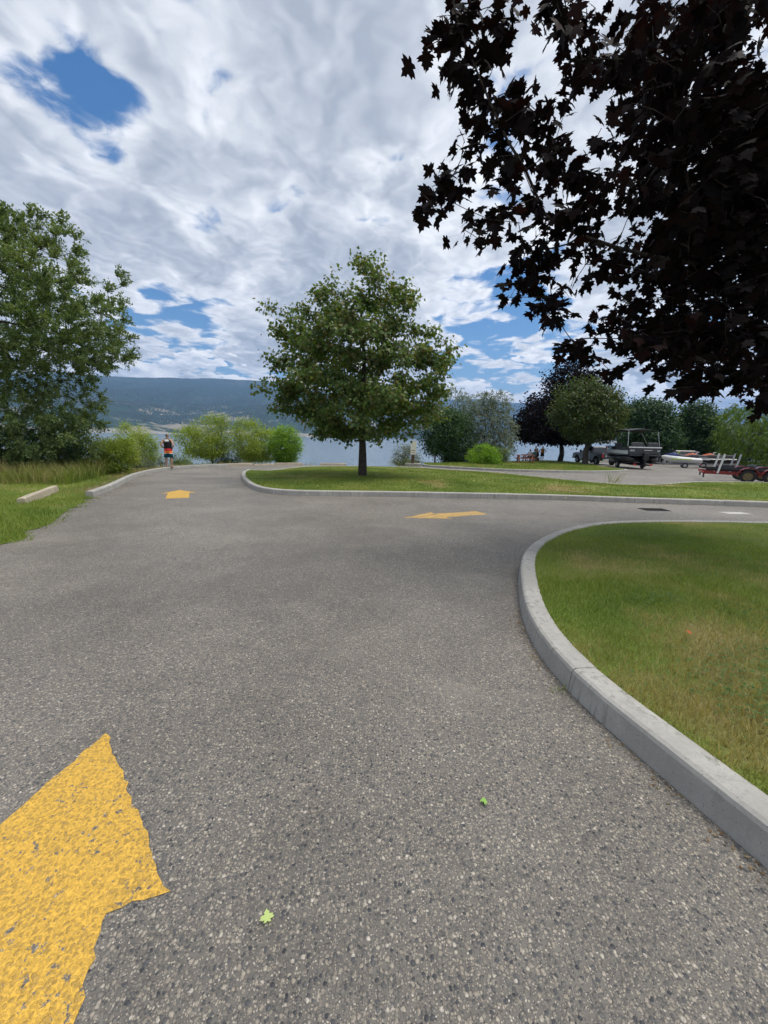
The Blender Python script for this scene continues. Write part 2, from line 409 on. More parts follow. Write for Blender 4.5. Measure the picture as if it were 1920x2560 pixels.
# ------------------------------------------------------------------ land, lake, hills
LAKE_Z = -2.3
SHORE = [(-200, -60), (-80, -12), (-40, 6), (-24, 12.5), (-17.5, 17), (-15, 21.5), (-13.2, 25.6), (-9.5, 28.2), (-5, 29.2), (0, 29.8), (1.6, 31.6), (3.2, 33.4), (6.5, 35.8),
         (10, 39), (14, 43), (18, 47.2), (24, 51), (34, 56), (52, 62), (80, 68), (160, 82), (400, 120)]
shore = catmull(SHORE, 1.)
LANDPOLY = list(map(tuple, shore)) + [(400, -80), (-200, -80)]
def land_z(x, y):
    x = np.asarray(x, float); y = np.asarray(y, float); g = -SL*np.clip(y, -60, 200)
    d = seg_dist(x, y, shore[::2]); ins = inside(x, y, LANDPOLY)
    return np.where(ins, g, np.maximum(-6., g-np.minimum(d*.55, 5)))
def sheet(name, poly, zf, mat, step=1., kind='structure', z_edge=0., smooth=True, label=None):
    poly = [tuple(p) for p in poly]; xs = np.array([p[0] for p in poly]); ys = np.array([p[1] for p in poly])
    gx, gy = np.meshgrid(np.arange(xs.min(), xs.max(), step), np.arange(ys.min(), ys.max(), step)); gx = gx.ravel(); gy = gy.ravel()
    k = inside(gx, gy, poly) & (seg_dist(gx, gy, poly, True) > step*.45)
    pts = [Vector(p) for p in poly] + [Vector((a, b)) for a, b in zip(gx[k], gy[k])]
    n = len(poly); r = delaunay_2d_cdt(pts, [(i, (i+1) % n) for i in range(n)], [], 1, 1e-5)
    P = np.array([(v.x, v.y) for v in r[0]]); z = zf(P[:, 0], P[:, 1]); V = np.c_[P, z]
    T = [f if (P[f[1]]-P[f[0]])[0]*(P[f[2]]-P[f[0]])[1]-(P[f[1]]-P[f[0]])[1]*(P[f[2]]-P[f[0]])[0] > 0 else f[::-1] for f in r[2]]
    o = mesh_np(name, V, T, mat, smooth=smooth); return tag(o, kind=kind)
# the land as one sheet that dips under the lake
def grid(name, xs, ys, zf, mat):
    X, Y = np.meshgrid(xs, ys); Z = zf(X.ravel(), Y.ravel()); V = np.c_[X.ravel(), Y.ravel(), Z]
    nx, ny = len(xs), len(ys); i = np.arange(nx-1)[None, :]+nx*np.arange(ny-1)[:, None]; i = i.ravel()
    return tag(mesh_np(name, V, np.c_[i, i+1, i+nx+1, i+nx], mat, smooth=True, n=4), kind='structure')
grid('ground', np.r_[np.arange(-120, -30, 6.), np.arange(-30, 60, 1.), np.arange(60, 400, 12.)], np.r_[np.arange(-60, 0, 6.), np.arange(0, 75, 1.), np.arange(75, 150, 6.)],
     lambda x, y: land_z(x, y)-.045+(fbm(x*.8, y*.8, 3, 3)-.5)*.05, EARTH)
lk = tag(mesh_np('lake', [(-9000, -300, LAKE_Z), (9000, -300, LAKE_Z), (9000, 9000, LAKE_Z), (-9000, 9000, LAKE_Z)], [(0, 1, 2, 3)], WATER, n=4), kind='structure')

# hills on the far shore: cliffs at the water, a terrace with fields, wooded slopes to a flat ridge
SKY_PX = [(-500, 925), (-300, 930), (0, 934), (120, 936), (213, 938), (267, 941), (318, 945), (348, 948), (420, 947), (478, 948), (585, 950), (654, 955), (760, 972), (860, 986), (960, 1000), (1060, 1003),
          (1145, 999), (1177, 997), (1211, 1000), (1249, 1006), (1322, 1010), (1420, 1022), (1530, 1040), (1600, 1046), (1657, 1041), (1713, 1033), (1776, 1026), (1839, 1021), (1920, 1012), (2200, 990), (2600, 990)]
def az_el(u, v): d = ray(u, v); return math.atan2(d[0], d[1]), d[2]/math.hypot(d[0], d[1])
_ae = sorted(az_el(*p) for p in SKY_PX); SK_A = np.array([a for a, e in _ae]); SK_E = np.array([e for a, e in _ae])
def shore_r(a): return 2100+260*np.sin(a*5.+.6)+180*np.sin(a*11.)+np.interp(a, [-.2, .25, .6], [0, 500, 900])
def hill_z(a, r):
    x = r*np.sin(a); y = r*np.cos(a); s = shore_r(a); e = np.interp(a, SK_A, SK_E)
    rr = np.interp(a, [-.6, .0, .35, .8], [5200, 5600, 7000, 8200])
    ridge = H+e*rr; t = np.clip((r-s)/(rr-s), -1, 1.4)
    cl = 34*np.clip((fbm(x/420, y/420, 3, 9)-.32)*3.2, .12, 1.15)            # clay bluffs, broken by gullies
    cliff = cl*np.clip((r-s)/55, 0, 1)
    n = fbm(x/900, y/900, 5, 21)-.5; gully = np.abs(fbm(x/500, y/1100, 4, 33)-.5)
    body = (ridge-cl*.5)*np.clip(t, 0, 1)**1.25 + np.sin(np.clip(t, 0, 1)*math.pi)*(150*n-110*gully)*1.1
    z = LAKE_Z+cliff+np.maximum(body, -5)
    z = np.where(t > 1, ridge-(t-1)*ridge*.9, z); z = z+np.where(t > .1, (fbm(x/140, y/140, 3, 5)-.5)*16, 0)
    return np.where(r < s, LAKE_Z-30, z)
def mat_hill():
    m, w, out = newmat('hill'); p = w.node('ShaderNodeTexCoord').outputs['Object']; z = w.xyz(p)[2]
    n = w.noise(p, .0016, 6, .62); f = w.noise(w.vm('MULTIPLY', p, (1, 1, 2.5)), .012, 6, .7); g = w.noise(p, .045, 4, .7)
    forest = w.mix(f, (.012, .030, .020), (.040, .064, .036)); forest = w.vm('SCALE', forest, scale=w.lin(g, .3, .7, .6, 1.5))
    soil = w.mix(g, (.20, .175, .13), (.36, .32, .25)); clay = w.mix(w.noise(w.vm('MULTIPLY', p, (1, 1, .3)), .03, 5, .7), (.17, .165, .15), (.42, .405, .37))
    low = w.step(z, 240., 90.)
    bare = w.m('MULTIPLY', w.step(w.m('ADD', n, w.m('MULTIPLY', w.m('SUBTRACT', f, .5), .5)),   .535, .585), w.m('ADD', w.m('MULTIPLY', low, .72), .10))
    c = w.mix(bare, forest, soil)
    nz = w.xyz(w.node('ShaderNodeNewGeometry').outputs['Normal'])[2]
    steep = w.m('MULTIPLY', w.step(nz, .90, .78), w.step(z, 75., 45.)); c = w.mix(steep, c, clay)
    w.l.new(pbsdf(w, c, .95, spec=.1), out.inputs[0]); return m
def build_hills():
    A = np.linspace(-1.25, 1.25, 620); rs = np.r_[0, .004, .008, .014, .02, .03, np.linspace(.04, 1.0, 70), 1.05, 1.15, 1.3]
    a = np.repeat(A[:, None], len(rs), 1); s = shore_r(a); rr = np.interp(a, [-.6, .0, .35, .8], [5200, 5600, 7000, 8200])
    r = s-20+rs[None, :]*(rr-s+20); Z = hill_z(a, r); V = np.c_[(r*np.sin(a)).ravel(), (r*np.cos(a)).ravel(), Z.ravel()]
    nr = len(rs); i = np.arange(nr-1)[None, :]+nr*np.arange(len(A)-1)[:, None]; i = i.ravel()
    tag(mesh_np('hills', V, np.c_[i, i+1, i+nr+1, i+nr], mat_hill(), smooth=True, n=4), kind='structure')
    # conifers: tens of thousands, far too small to tell apart
    N = 60000; a = rng.uniform(-.95, .95, N); u = rng.uniform(0, 1, N); s = shore_r(a); rr = np.interp(a, [-.6, .0, .35, .8], [5200, 5600, 7000, 8200])
    r = s+60+(rr-s-40)*u**1.5; x = r*np.sin(a); y = r*np.cos(a); z = hill_z(a, r)
    dens = fbm(x/320, y/320, 4, 77)-.37+np.clip((z-120)/250, 0, .35); k = (dens > rng.uniform(0, .28, N)) & (u < .93)
    x, y, z = x[k], y[k], z[k]; n = len(x); h = rng.uniform(9, 22, n); w = h*rng.uniform(.16, .26, n)
    V = np.zeros((n, 5, 3)); 
    for j in range(4):
        t = j*math.pi/2; V[:, j] = np.c_[x+w*math.cos(t), y+w*math.sin(t), z-1]
    V[:, 4] = np.c_[x, y, z+h]; b = np.arange(n)[:, None]*5; T = np.concatenate([b+np.array([[j, (j+1) % 4, 4]]) for j in range(4)])
    tag(mesh_np('conifer_forest', V.reshape(-1, 3), T, plain('conifer', (.020, .036, .020), .9, var=.3, scale=.02)), 'dark conifers scattered over the far hillside', 'forest', kind='stuff')
build_hills()

# ------------------------------------------------------------------ asphalt
KH = .155                                    # kerb height
def P2(pts, h=0.): return [(q.x, q.y) for q in (gp(u, v, h) for u, v in pts)]
LEFT_EDGE = P2([(0, 1361), (36, 1350), (72, 1330), (127, 1299), (154, 1279), (190, 1268), (224, 1243)])
le = catmull(LEFT_EDGE, .25); j = np.arange(len(le)); le = le+np.c_[(fbm(j*.9, j*0+3, 3)-.5)*.5, (fbm(j*.3, j*0+8, 3)-.5)*.1]
ROADPOLY = [(-6.5, -14), (-5.9, 0), (-5.6, 3.5)] + list(map(tuple, le)) + [(-8.6, 11.9), (-10.5, 15.9), (-11.6, 19.), (-11.8, 21.4), (-11.6, 22.8), (-10.7, 24.7), (-9., 26.3), (-7.7, 27.3), (-6., 28.1), (-3., 28.6), (0, 28.9), (2.4, 29.2), (6, 31),
            (18, 45), (24.3, 49.3), (34, 53.5), (50, 58.5), (75, 60), (75, -14)]
sheet('road', ROADPOLY, lambda x, y: -SL*y, ASPHALT, 3.)

# ------------------------------------------------------------------ kerbs, lawns, grass
def offset_path(path, d):                    # d > 0: to the left of travel
    t = np.gradient(path, axis=0); t /= np.linalg.norm(t, axis=1)[:, None]+1e-9
    return path+np.c_[-t[:, 1], t[:, 0]]*d
SEC = [(0, -.06), (.004, .01), (.016, KH-.028), (.024, KH-.010), (.042, KH), (.16, KH), (.176, KH-.006), (.180, KH-.03), (.180, -.06)]
def kerb(path, side, blk=3.0, first=None, mat=None):
    """path: road contact line; side +1: lawn lies to the left of travel"""
    root = tag(empty('kerb'), kind='structure'); s = np.r_[0, np.cumsum(np.linalg.norm(np.diff(path, axis=0), axis=1))]
    cuts = [0.] + list(np.arange(first if first else blk, s[-1]-.6, blk)) + [s[-1]]
    for a, b in zip(cuts[:-1], cuts[1:]):
        n = max(3, int((b-a)/.25)+1); ss = np.linspace(a+.004, b-.004, n); P = np.c_[np.interp(ss, s, path[:, 0]), np.interp(ss, s, path[:, 1])]
        t = np.gradient(P, axis=0); t /= np.linalg.norm(t, axis=1)[:, None]; N = np.c_[-t[:, 1], t[:, 0]]*side
        dz = random.uniform(-.004, .004); rings = []
        for p, nn in zip(P, N): rings.append([(p[0]+nn[0]*o, p[1]+nn[1]*o, -SL*p[1]+h+(dz if h > .05 else 0)) for o, h in SEC])
        MB().loft(rings).build('kerb_block', mat or CONC, root)
    return root
def smooth_path(pts, step=.15, k=5):
    p = catmull(pts, step)
    q = np.pad(p, ((k, k), (0, 0)), 'edge'); ker = np.ones(2*k+1)/(2*k+1)
    r = np.c_[np.convolve(q[:, 0], ker, 'valid'), np.convolve(q[:, 1], ker, 'valid')]; r[0] = p[0]; r[-1] = p[-1]; return r
def lawn_z(poly, mound=.08, reach=2.5, base=KH-.018):
    def z(x, y):
        d = seg_dist(np.asarray(x), np.asarray(y), poly[::3] if len(poly) > 120 else poly, True); t = np.clip(d/reach, 0, 1)
        return -SL*np.asarray(y)+base+mound*t*t*(3-2*t)+(fbm(np.asarray(x)*.7, np.asarray(y)*.7, 3, 12)-.5)*.04*t
    return z
def view_ok(x, y, m=.16): return (y > .3) & (np.abs(x/np.maximum(y, .1)) < 1.0+m+.35/np.maximum(y, .5))
def blades(name, poly, zf, dens, h=(.03, .055), wid=(.004, .006), mat=None, label=None, lean=.5, edge=0., seg=2, parent=None, clumpy=.5, keep=None):
    """dens(d): blades per square metre at distance d from the viewer"""
    poly = [tuple(p) for p in poly]; xs = [p[0] for p in poly]; ys = [p[1] for p in poly]; X = []; Y = []
    st = 2.
    for cx in np.arange(max(min(xs), -40), min(max(xs), 60), st):
        for cy in np.arange(max(min(ys), 0), max(ys), st):
            d0 = math.hypot(max(abs(cx+st/2)-st/2, 0), max(cy, .3)); n = int(dens(d0)*st*st)
            if n < 1: continue
            X.append(rng.uniform(cx, cx+st, n)); Y.append(rng.uniform(cy, cy+st, n))
            k = rng.uniform(0, 1, n) < np.array([dens(v) for v in np.quantile(np.hypot(X[-1], Y[-1]), [.5])])[0]/max(dens(d0), 1e-6); X[-1] = X[-1][k]; Y[-1] = Y[-1][k]
    x = np.concatenate(X); y = np.concatenate(Y)
    k = inside(x, y, poly) & view_ok(x, y)
    if clumpy: k &= rng.uniform(0, 1, len(x)) < (1-clumpy)+clumpy*1.6*fbm(x*5, y*5, 2, 4)
    if keep is not None: k &= keep(x, y)
    x, y = x[k], y[k]; n = len(x); z = zf(x, y); d = np.hypot(x, y)
    hh = rng.uniform(*h, n)*(.7+.6*fbm(x*2.2, y*2.2, 2, 8)); ww = rng.uniform(*wid, n)
    az = rng.uniform(0, 2*math.pi, n); la = rng.uniform(.1, 1, n)*lean; ld = rng.uniform(0, 2*math.pi, n)
    bx = np.cos(az)*ww/2; by = np.sin(az)*ww/2; tx = np.cos(ld)*hh*la; ty = np.sin(ld)*hh*la
    base = np.c_[x, y, z-.006]; W2 = np.c_[bx, by, 0*bx]; tip = base+np.c_[tx, ty, hh]; mid = base+np.c_[tx*.35, ty*.35, hh*.6]
    if seg == 2:
        V = np.stack([base-W2, base+W2, mid+W2*.75, mid-W2*.75, tip], 1); b = np.arange(n)[:, None]*5
        T = np.concatenate([b+[[0, 1, 2]], b+[[0, 2, 3]], b+[[3, 2, 4]]])
    else:
        V = np.stack([base-W2, base+W2, tip], 1); b = np.arange(n)[:, None]*3; T = b+[[0, 1, 2]]
    o = mesh_np(name, V.reshape(-1, 3), T, mat or BLADE, parent)
    if parent is None: tag(o, label, 'grass', kind='stuff')
    else: o['kind'] = 'stuff'
    return o

# --- lawn inside the right-hand kerb
RK = [(2.9, -2.6), (2.1, -.8), (1.62, .45)] + P2([(1905, 2151), (1739, 2024), (1573, 1883), (1456, 1768), (1410, 1728), (1365, 1681), (1327, 1623), (1306, 1568), (1296, 1498), (1294, 1440), (1298, 1406)]) \
     + P2([(1344, 1344), (1394, 1323), (1440, 1311), (1489, 1304), (1573, 1300), (1656, 1299), (1781, 1300), (1920, 1303)], KH) + [(11, 7.6), (16, 7.3)]
rk = smooth_path(RK, .12, 5)
_s = np.r_[0, np.cumsum(np.linalg.norm(np.diff(rk, axis=0), axis=1))]; _j = _s[np.argmin(np.hypot(rk[:, 0]-1.165, rk[:, 1]-2.17))]
kerb(rk, -1, 2.95, first=_j % 2.95)
r_in = offset_path(rk, -.172); RLAWN = list(map(tuple, r_in)) + [(16, -2.6)]
rz = lawn_z(RLAWN, .07, 2.)
sheet('lawn', RLAWN, rz, TURF, .5)
BLADE2 = mat_blade('near_lawn_blade', .42, 1.15)
blades('grass', RLAWN, rz, lambda d: 9000 if d < 3.2 else 5200 if d < 5 else 2600 if d < 8 else 900 if d < 14 else 0, (.028, .06), (.0035, .0055), BLADE2, 'short mown grass under the big overhanging purple maple', .8)

# --- island with the green maple
ISL = P2([(620, 1180), (606, 1186), (604, 1201), (621, 1218), (642, 1228), (679, 1236.5), (765, 1240), (847, 1241), (908, 1241.5), (1011, 1242.5), (1113, 1245), (1240, 1247), (1400, 1250.5), (1569, 1257), (1789, 1264), (1920, 1269)]) + [(14.5, 10.5), (22, 9.6)]
isl = smooth_path(ISL, .2, 4)
FARI = P2([(1920, 1205), (1745, 1203), (1682, 1207), (1635, 1210), (1557, 1210), (1494, 1205), (1400, 1196), (1336, 1190), (1240, 1180), (1134, 1174), (1062, 1169), (1011, 1167), (929, 1165), (822, 1164.6), (765, 1165.5), (724, 1169), (662, 1176)], KH)
fari = smooth_path([(22, 17.5)] + FARI + [ISL[0]], .3, 3)
kerb(isl, 1, 3.0, first=1.9); kerb(fari, 1, 3.0)
ILAWN = list(map(tuple, offset_path(isl, .172))) + [tuple(p) for p in offset_path(fari, .172)[:-1]]
iz = lawn_z(ILAWN, .10, 3.)
sheet('lawn', ILAWN, iz, TURF, .7)
blades('grass', ILAWN, iz, lambda d: 800 if d < 15 else 420 if d < 22 else 160, (.035, .06), (.012, .018), BLADE, 'sunlit mown grass of the island round the green maple', .8, seg=1)

# --- lakeside lawn with the picnic tables
L2 = [(3.0, 29.6)] + P2([(1070, 1168), (1177, 1174), (1278, 1179), (1380, 1181.5), (1460, 1183), (1525, 1182), (1566, 1180)]) + [(18.6, 29.6), (18.9, 33), (20.2, 37), (21.6, 41), (21.9, 47.5)]
l2 = smooth_path(L2, .3, 4); kerb(l2, 1, 3.0)
SH2 = [p for p in map(tuple, shore) if 2.4 < p[0] < 20.5][::-1]
L2LAWN = list(map(tuple, offset_path(l2, .172))) + SH2
lz2 = lawn_z(list(map(tuple, offset_path(l2, .172)))+SH2, .05, 3.)
sheet('lawn', L2LAWN, lz2, TURF, 1.)
blades('grass', L2LAWN, lz2, lambda d: 190 if d < 34 else 110, (.05, .09), (.02, .035), BLADE, 'lakeside mown grass under the picnic table', .8, seg=1)

# --- far verge of the car park
L3 = [(24.6, 48.2), (30, 50.5), (37, 52.2), (44, 52.3), (50, 50), (58, 46), (75, 40)]
l3 = smooth_path(L3, .4, 3); kerb(l3, 1, 3.0)
L3LAWN = list(map(tuple, offset_path(l3, .172))) + [(80, 66)] + [p for p in map(tuple, shore) if 24 < p[0] < 80][::-1]
lz3 = lawn_z(L3LAWN, .05, 3.)
sheet('lawn', L3LAWN, lz3, TURF, 1.5)
blades('grass', L3LAWN, lz3, lambda d: 50, (.08, .14), (.03, .06), BLADE, 'strip of grass between the car park and the lake', .8, seg=1)

# --- left verge
LV = [(-30, 2), (-12, 1), (-5.9, 1.5), (-5.6, 3.5)] + list(map(tuple, le)) + [(-8.35, 10.6), (-9.3, 12.6), (-11, 15.4), (-12.3, 18), (-16, 15.5), (-22, 11.5), (-30, 8)]
def lvz(x, y):
    d = seg_dist(np.asarray(x), np.asarray(y), le[::2]); return -SL*np.asarray(y)+.006+np.clip(d*.06, 0, .07)
_o = [tuple(p) for p in le+np.c_[.05+.22*fbm(j*1.1, j*0+1, 2, 5), .02*np.ones(len(le))]]; _i = [tuple(p) for p in (le-np.array([[.12, 0]]))[::-1]]
EDGE_BAND = [q_ for q_ in _o if q_[1] > 4.0] + [q_ for q_ in _i if q_[1] > 4.0]
sheet('verge', LV, lvz, mat_grass_sheet('verge_turf', .52), .6)
BLADE3 = mat_blade('verge_blade', .55, 1.15)
blades('grass', LV, lvz, lambda d: 1700 if d < 10 else 1000 if d < 13 else 400 if d < 22 else 0, (.05, .11), (.008, .013), BLADE3, 'unmown bright grass on the verge beside the wheel stop', .9, seg=1, clumpy=.6)

blades('grass', EDGE_BAND, lambda x, y: -SL*np.asarray(y)+.002, lambda d: 700, (.02, .07), (.008, .014), BLADE3, 'stray grass creeping over the broken asphalt edge', 1.2, seg=1, clumpy=1.)
# --- left kerb beside the man
LK = P2([(235, 1243), (287, 1222), (340, 1194), (392, 1180), (445, 1172.5), (480, 1170), (550, 1166.5), (572, 1165.6)])
lkp = smooth_path(LK, .2, 3); kerb(lkp, 1, 3.1, first=2.9)
_a = offset_path(lkp, .172); _b = offset_path(lkp, 1.7); _b[:, 1] = np.maximum(_b[:, 1], 9.5)
def bankz(x, y):
    d = seg_dist(np.asarray(x), np.asarray(y), lkp); return -SL*np.asarray(y)+np.interp(d, [.1, .3, 1.7], [KH-.02, KH-.01, -.06])*np.clip((np.hypot(np.asarray(x)-lkp[0, 0], np.asarray(y)-lkp[0, 1])-.2)/1.2, 0, 1)-.02+(fbm(np.asarray(x)*3, np.asarray(y)*3, 2, 2)-.5)*.03
sheet('bank', [tuple(p) for p in _a] + [tuple(p) for p in _b[::-3]], bankz, EARTH, .3)
blades('grass', [tuple(p) for p in _a] + [tuple(p) for p in _b[::-3]], bankz, lambda d: 260, (.05, .16), (.010, .018), mat_blade('dry_bank_blade', .34, 1.0), 'dry patchy grass on bare earth behind the kerb where the man stands', .9, seg=1, clumpy=.8)

# ------------------------------------------------------------------ painted arrows
def arrow(tip, direction, length, head, hw, sw, mat, label, ragged=.012, z=.0025):
    d = Vector(direction).normalized(); n = Vector((d.y, -d.x)); tip = Vector(tip)
    out = [(0, 0), (-head, hw), (-head, sw), (-length, sw), (-length, -sw), (-head, -sw), (-head, -hw)]; pts = []
    for i, (a, b) in enumerate(out):
        a2, b2 = out[(i+1) % len(out)]; k = max(1, int(math.hypot(a2-a, b2-b)/.03))
        for j in range(k):
            t = j/k; q = tip+d*(a+(a2-a)*t)+n*(b+(b2-b)*t); pts.append((q.x+random.uniform(-ragged, ragged), q.y+random.uniform(-ragged, ragged)))
    o = sheet('road_arrow', pts, lambda x, y: -SL*np.asarray(y)+z, mat, .3)
    del o['kind']; return tag(o, label, 'road marking', 'yellow arrows painted on the asphalt')
arrow((-1.42, 1.74), (-.33, .94), 2.4, .91, .445, .27, YELLOW, 'bright yellow arrow with chipped paint pointing along the drive', .008)
arrow((-6.42, 11.95), (-.44, .9), 2.0, .85, .46, .28, YELLOW, 'small yellow arrow on the asphalt near the grass island corner', .015)
arrow((.45, 8.02), (-.9, -.42), 2.05, .9, .42, .22, YELLOW_WORN, 'faded yellow arrow on the lane before the grass island', .03)

# concrete and steel let into the lane
def patch(name, c, d, rz, mat, label, cat):
    M = Matrix.Rotation(rz, 2); pts = [Vector(c)+M @ Vector((a*d[0]/2, b*d[1]/2)) for a, b in ((-1, -1), (1, -1), (1, 1), (-1, 1))]
    o = sheet(name, [tuple(p) for p in pts], lambda x, y: -SL*np.asarray(y)+.005, mat, .5); del o['kind']; return tag(o, label, cat)
patch('utility_cover', (8.95, 9.66), (.62, .34), .05, plain('pale_cover', (.40, .39, .37), .8, var=.2, scale=8), 'pale rectangular utility cover set in the lane', 'cover')
dg = empty('drain_grate', (7.1, 9.95, G(9.95)+.003), .0, 'dark iron drain grate set in the lane', 'drain')
IRON = plain('cast_iron', (.035, .033, .032), .7, .6)
MB().box((0, 0, .0), (.66, .40, .006)).build('frame', IRON, dg)
for i in range(9): MB().box((-.28+i*.07, 0, .008), (.026, .34, .010)).build('bar', IRON, dg)

# ------------------------------------------------------------------ trees
def maple_outline(detail=2):
    """five-lobed leaf, stalk at the origin, tip at y = 1"""
    half = [(0., .02), (.16, -.06), (.36, -.02), (.26, .12), (.46, .16), (.70, .30), (.50, .36), (.58, .50), (.36, .50), (.20, .52), (.25, .72), (.12, .76), (0., 1.0)] if detail == 2 else \
           [(0., .02), (.34, -.04), (.30, .16), (.66, .32), (.36, .48), (.24, .66), (0., 1.0)]
    return half + [(-x, y) for x, y in half[-2:0:-1]]
def fan(outline, c=(0., .36), cup=.10):
    V = [(c[0], c[1], 0.)] + [(x, y, -cup*((x-c[0])**2+(y-c[1])**2)*2.2+.03*abs(x)) for x, y in outline]; n = len(outline)
    return np.array(V), np.array([(0, 1+i, 1+(i+1) % n) for i in range(n)])
MAPLE2 = fan(maple_outline(2)); MAPLE1 = fan(maple_outline(1))
KITE = (np.array([(0, 0, 0), (.26, .42, -.03), (0, 1, -.10), (-.26, .42, -.03)], float), np.array([(0, 1, 2), (0, 2, 3)]))
LANCE = (np.array([(0, 0, 0), (.11, .4, -.02), (0, 1, -.10), (-.11, .4, -.02)], float), np.array([(0, 1, 2), (0, 2, 3)]))
ROUND = (np.array([(0, 0, 0), (.32, .25, -.02), (.30, .65, -.05), (0, 1, -.12), (-.30, .65, -.05), (-.32, .25, -.02)], float), np.array([(0, 1, 2), (0, 2, 3), (0, 3, 4), (0, 4, 5)]))
def leaf_mesh(tpl, pos, axis, nrm, size):
    """one leaf per row: axis = stalk-to-tip direction, nrm = upper side"""
    T, F_ = tpl; axis = axis/(np.linalg.norm(axis, axis=1)[:, None]+1e-9); x = np.cross(axis, nrm); x /= np.linalg.norm(x, axis=1)[:, None]+1e-9; n = np.cross(x, axis)
    V = pos[:, None, :]+size[:, None, None]*(T[None, :, 0:1]*x[:, None, :]+T[None, :, 1:2]*axis[:, None, :]+T[None, :, 2:3]*n[:, None, :])
    return V.reshape(-1, 3), (F_[None]+(np.arange(len(pos))*len(T))[:, None, None]).reshape(-1, 3)
def skeleton(trunk, pts, rise=.8, wob=.06, seg=.5, along=.16, par=None, lo=None):
    """trunk: polyline; pts: twig ends. Greedy tree: every end grows from the cheapest existing node."""
    nodes = [np.array(p, float) for p in trunk]; par = par or [-1]+list(range(len(trunk)-1)); plen = [0.]
    for i in range(1, len(trunk)): plen.append(plen[par[i]]+np.linalg.norm(nodes[i]-nodes[par[i]]))
    base = len(trunk); mids = np.array(trunk); order = np.argsort([np.min(np.linalg.norm(mids-p, axis=1)) for p in pts]); tips = np.zeros(len(pts), int)
    A = np.zeros((len(pts)*14+len(trunk)+50, 3)); A[:base] = nodes; PL = np.zeros(len(A)); PL[:base] = plen; n = base; lo = max(1, int(base*.35)) if lo is None else lo; PAR = list(par)
    for i in order:
        p = pts[i]; v = p-A[lo:n]; d = np.linalg.norm(v, axis=1)+1e-6; c = d*(1+rise*np.clip((-v[:, 2]/d)+.15, 0, 2))+along*PL[lo:n]
        j = lo+int(np.argmin(c)); a = A[j].copy(); L = np.linalg.norm(p-a); k = max(1, min(12, int(L/seg))); last = j
        for s in range(1, k+1):
            t = s/k; q = a+(p-a)*t; q[2] += math.sin(t*math.pi)*L*.07
            if s < k: q += rng.normal(0, wob*L/k, 3)
            if n >= len(A): break
            A[n] = q; PL[n] = PL[last]+L/k; PAR.append(last); last = n; n += 1
        tips[i] = last
    return A[:n], np.array(PAR), tips
def wood(name, A, PAR, r0, rtrunk, mat, parent, ntrunk=0, power=2.2, n=6, flare=1.5, minr=0.):
    N = len(A); acc = np.zeros(N); child = np.zeros(N, int)
    for i in range(N-1, 0, -1):
        if child[i] == 0: acc[i] = r0**power
        if PAR[i] >= 0: acc[PAR[i]] += acc[i]; child[PAR[i]] += 1
    r = np.maximum(acc, 1e-12)**(1/power); r = np.clip(r, max(r0*.6, minr), rtrunk)
    if ntrunk > 2:
        for i in range(ntrunk): r[i] = max(r[i], rtrunk*(1-.75*(i/(ntrunk-1))**1.1))
    r[0] = rtrunk*flare
    if ntrunk > 1: r[1] = max(r[1], rtrunk*1.08)
    e = np.arange(1, N); e = e[PAR[1:] >= 0]; p = PAR[e]; a = A[p]; b = A[e]; d = b-a; L = np.linalg.norm(d, axis=1)[:, None]+1e-9; d = d/L; a = a-d*np.minimum(.02, L*.1)
    ref = np.where(np.abs(d[:, 2:3]) > .9, np.array([[1., 0, 0]]), np.array([[0, 0, 1.]])); X = np.cross(d, ref); X /= np.linalg.norm(X, axis=1)[:, None]; Y = np.cross(d, X)
    ra = np.minimum(r[p], r[e]*1.6)[:, None]; ra[p == 0] = r[0]; rb = r[e][:, None]; V = []
    for k in range(n):
        t = 2*math.pi*k/n; V.append(a+(X*math.cos(t)+Y*math.sin(t))*ra)
    for k in range(n):
        t = 2*math.pi*k/n; V.append(b+(X*math.cos(t)+Y*math.sin(t))*rb)
    V = np.stack(V, 1); f = np.array([(k, (k+1) % n, n+(k+1) % n, n+k) for k in range(n)]); Fq = (f[None]+(np.arange(len(e))*2*n)[:, None, None]).reshape(-1, 4)
    return mesh_np(name, V.reshape(-1, 3), Fq, mat, parent, smooth=True, n=4), r
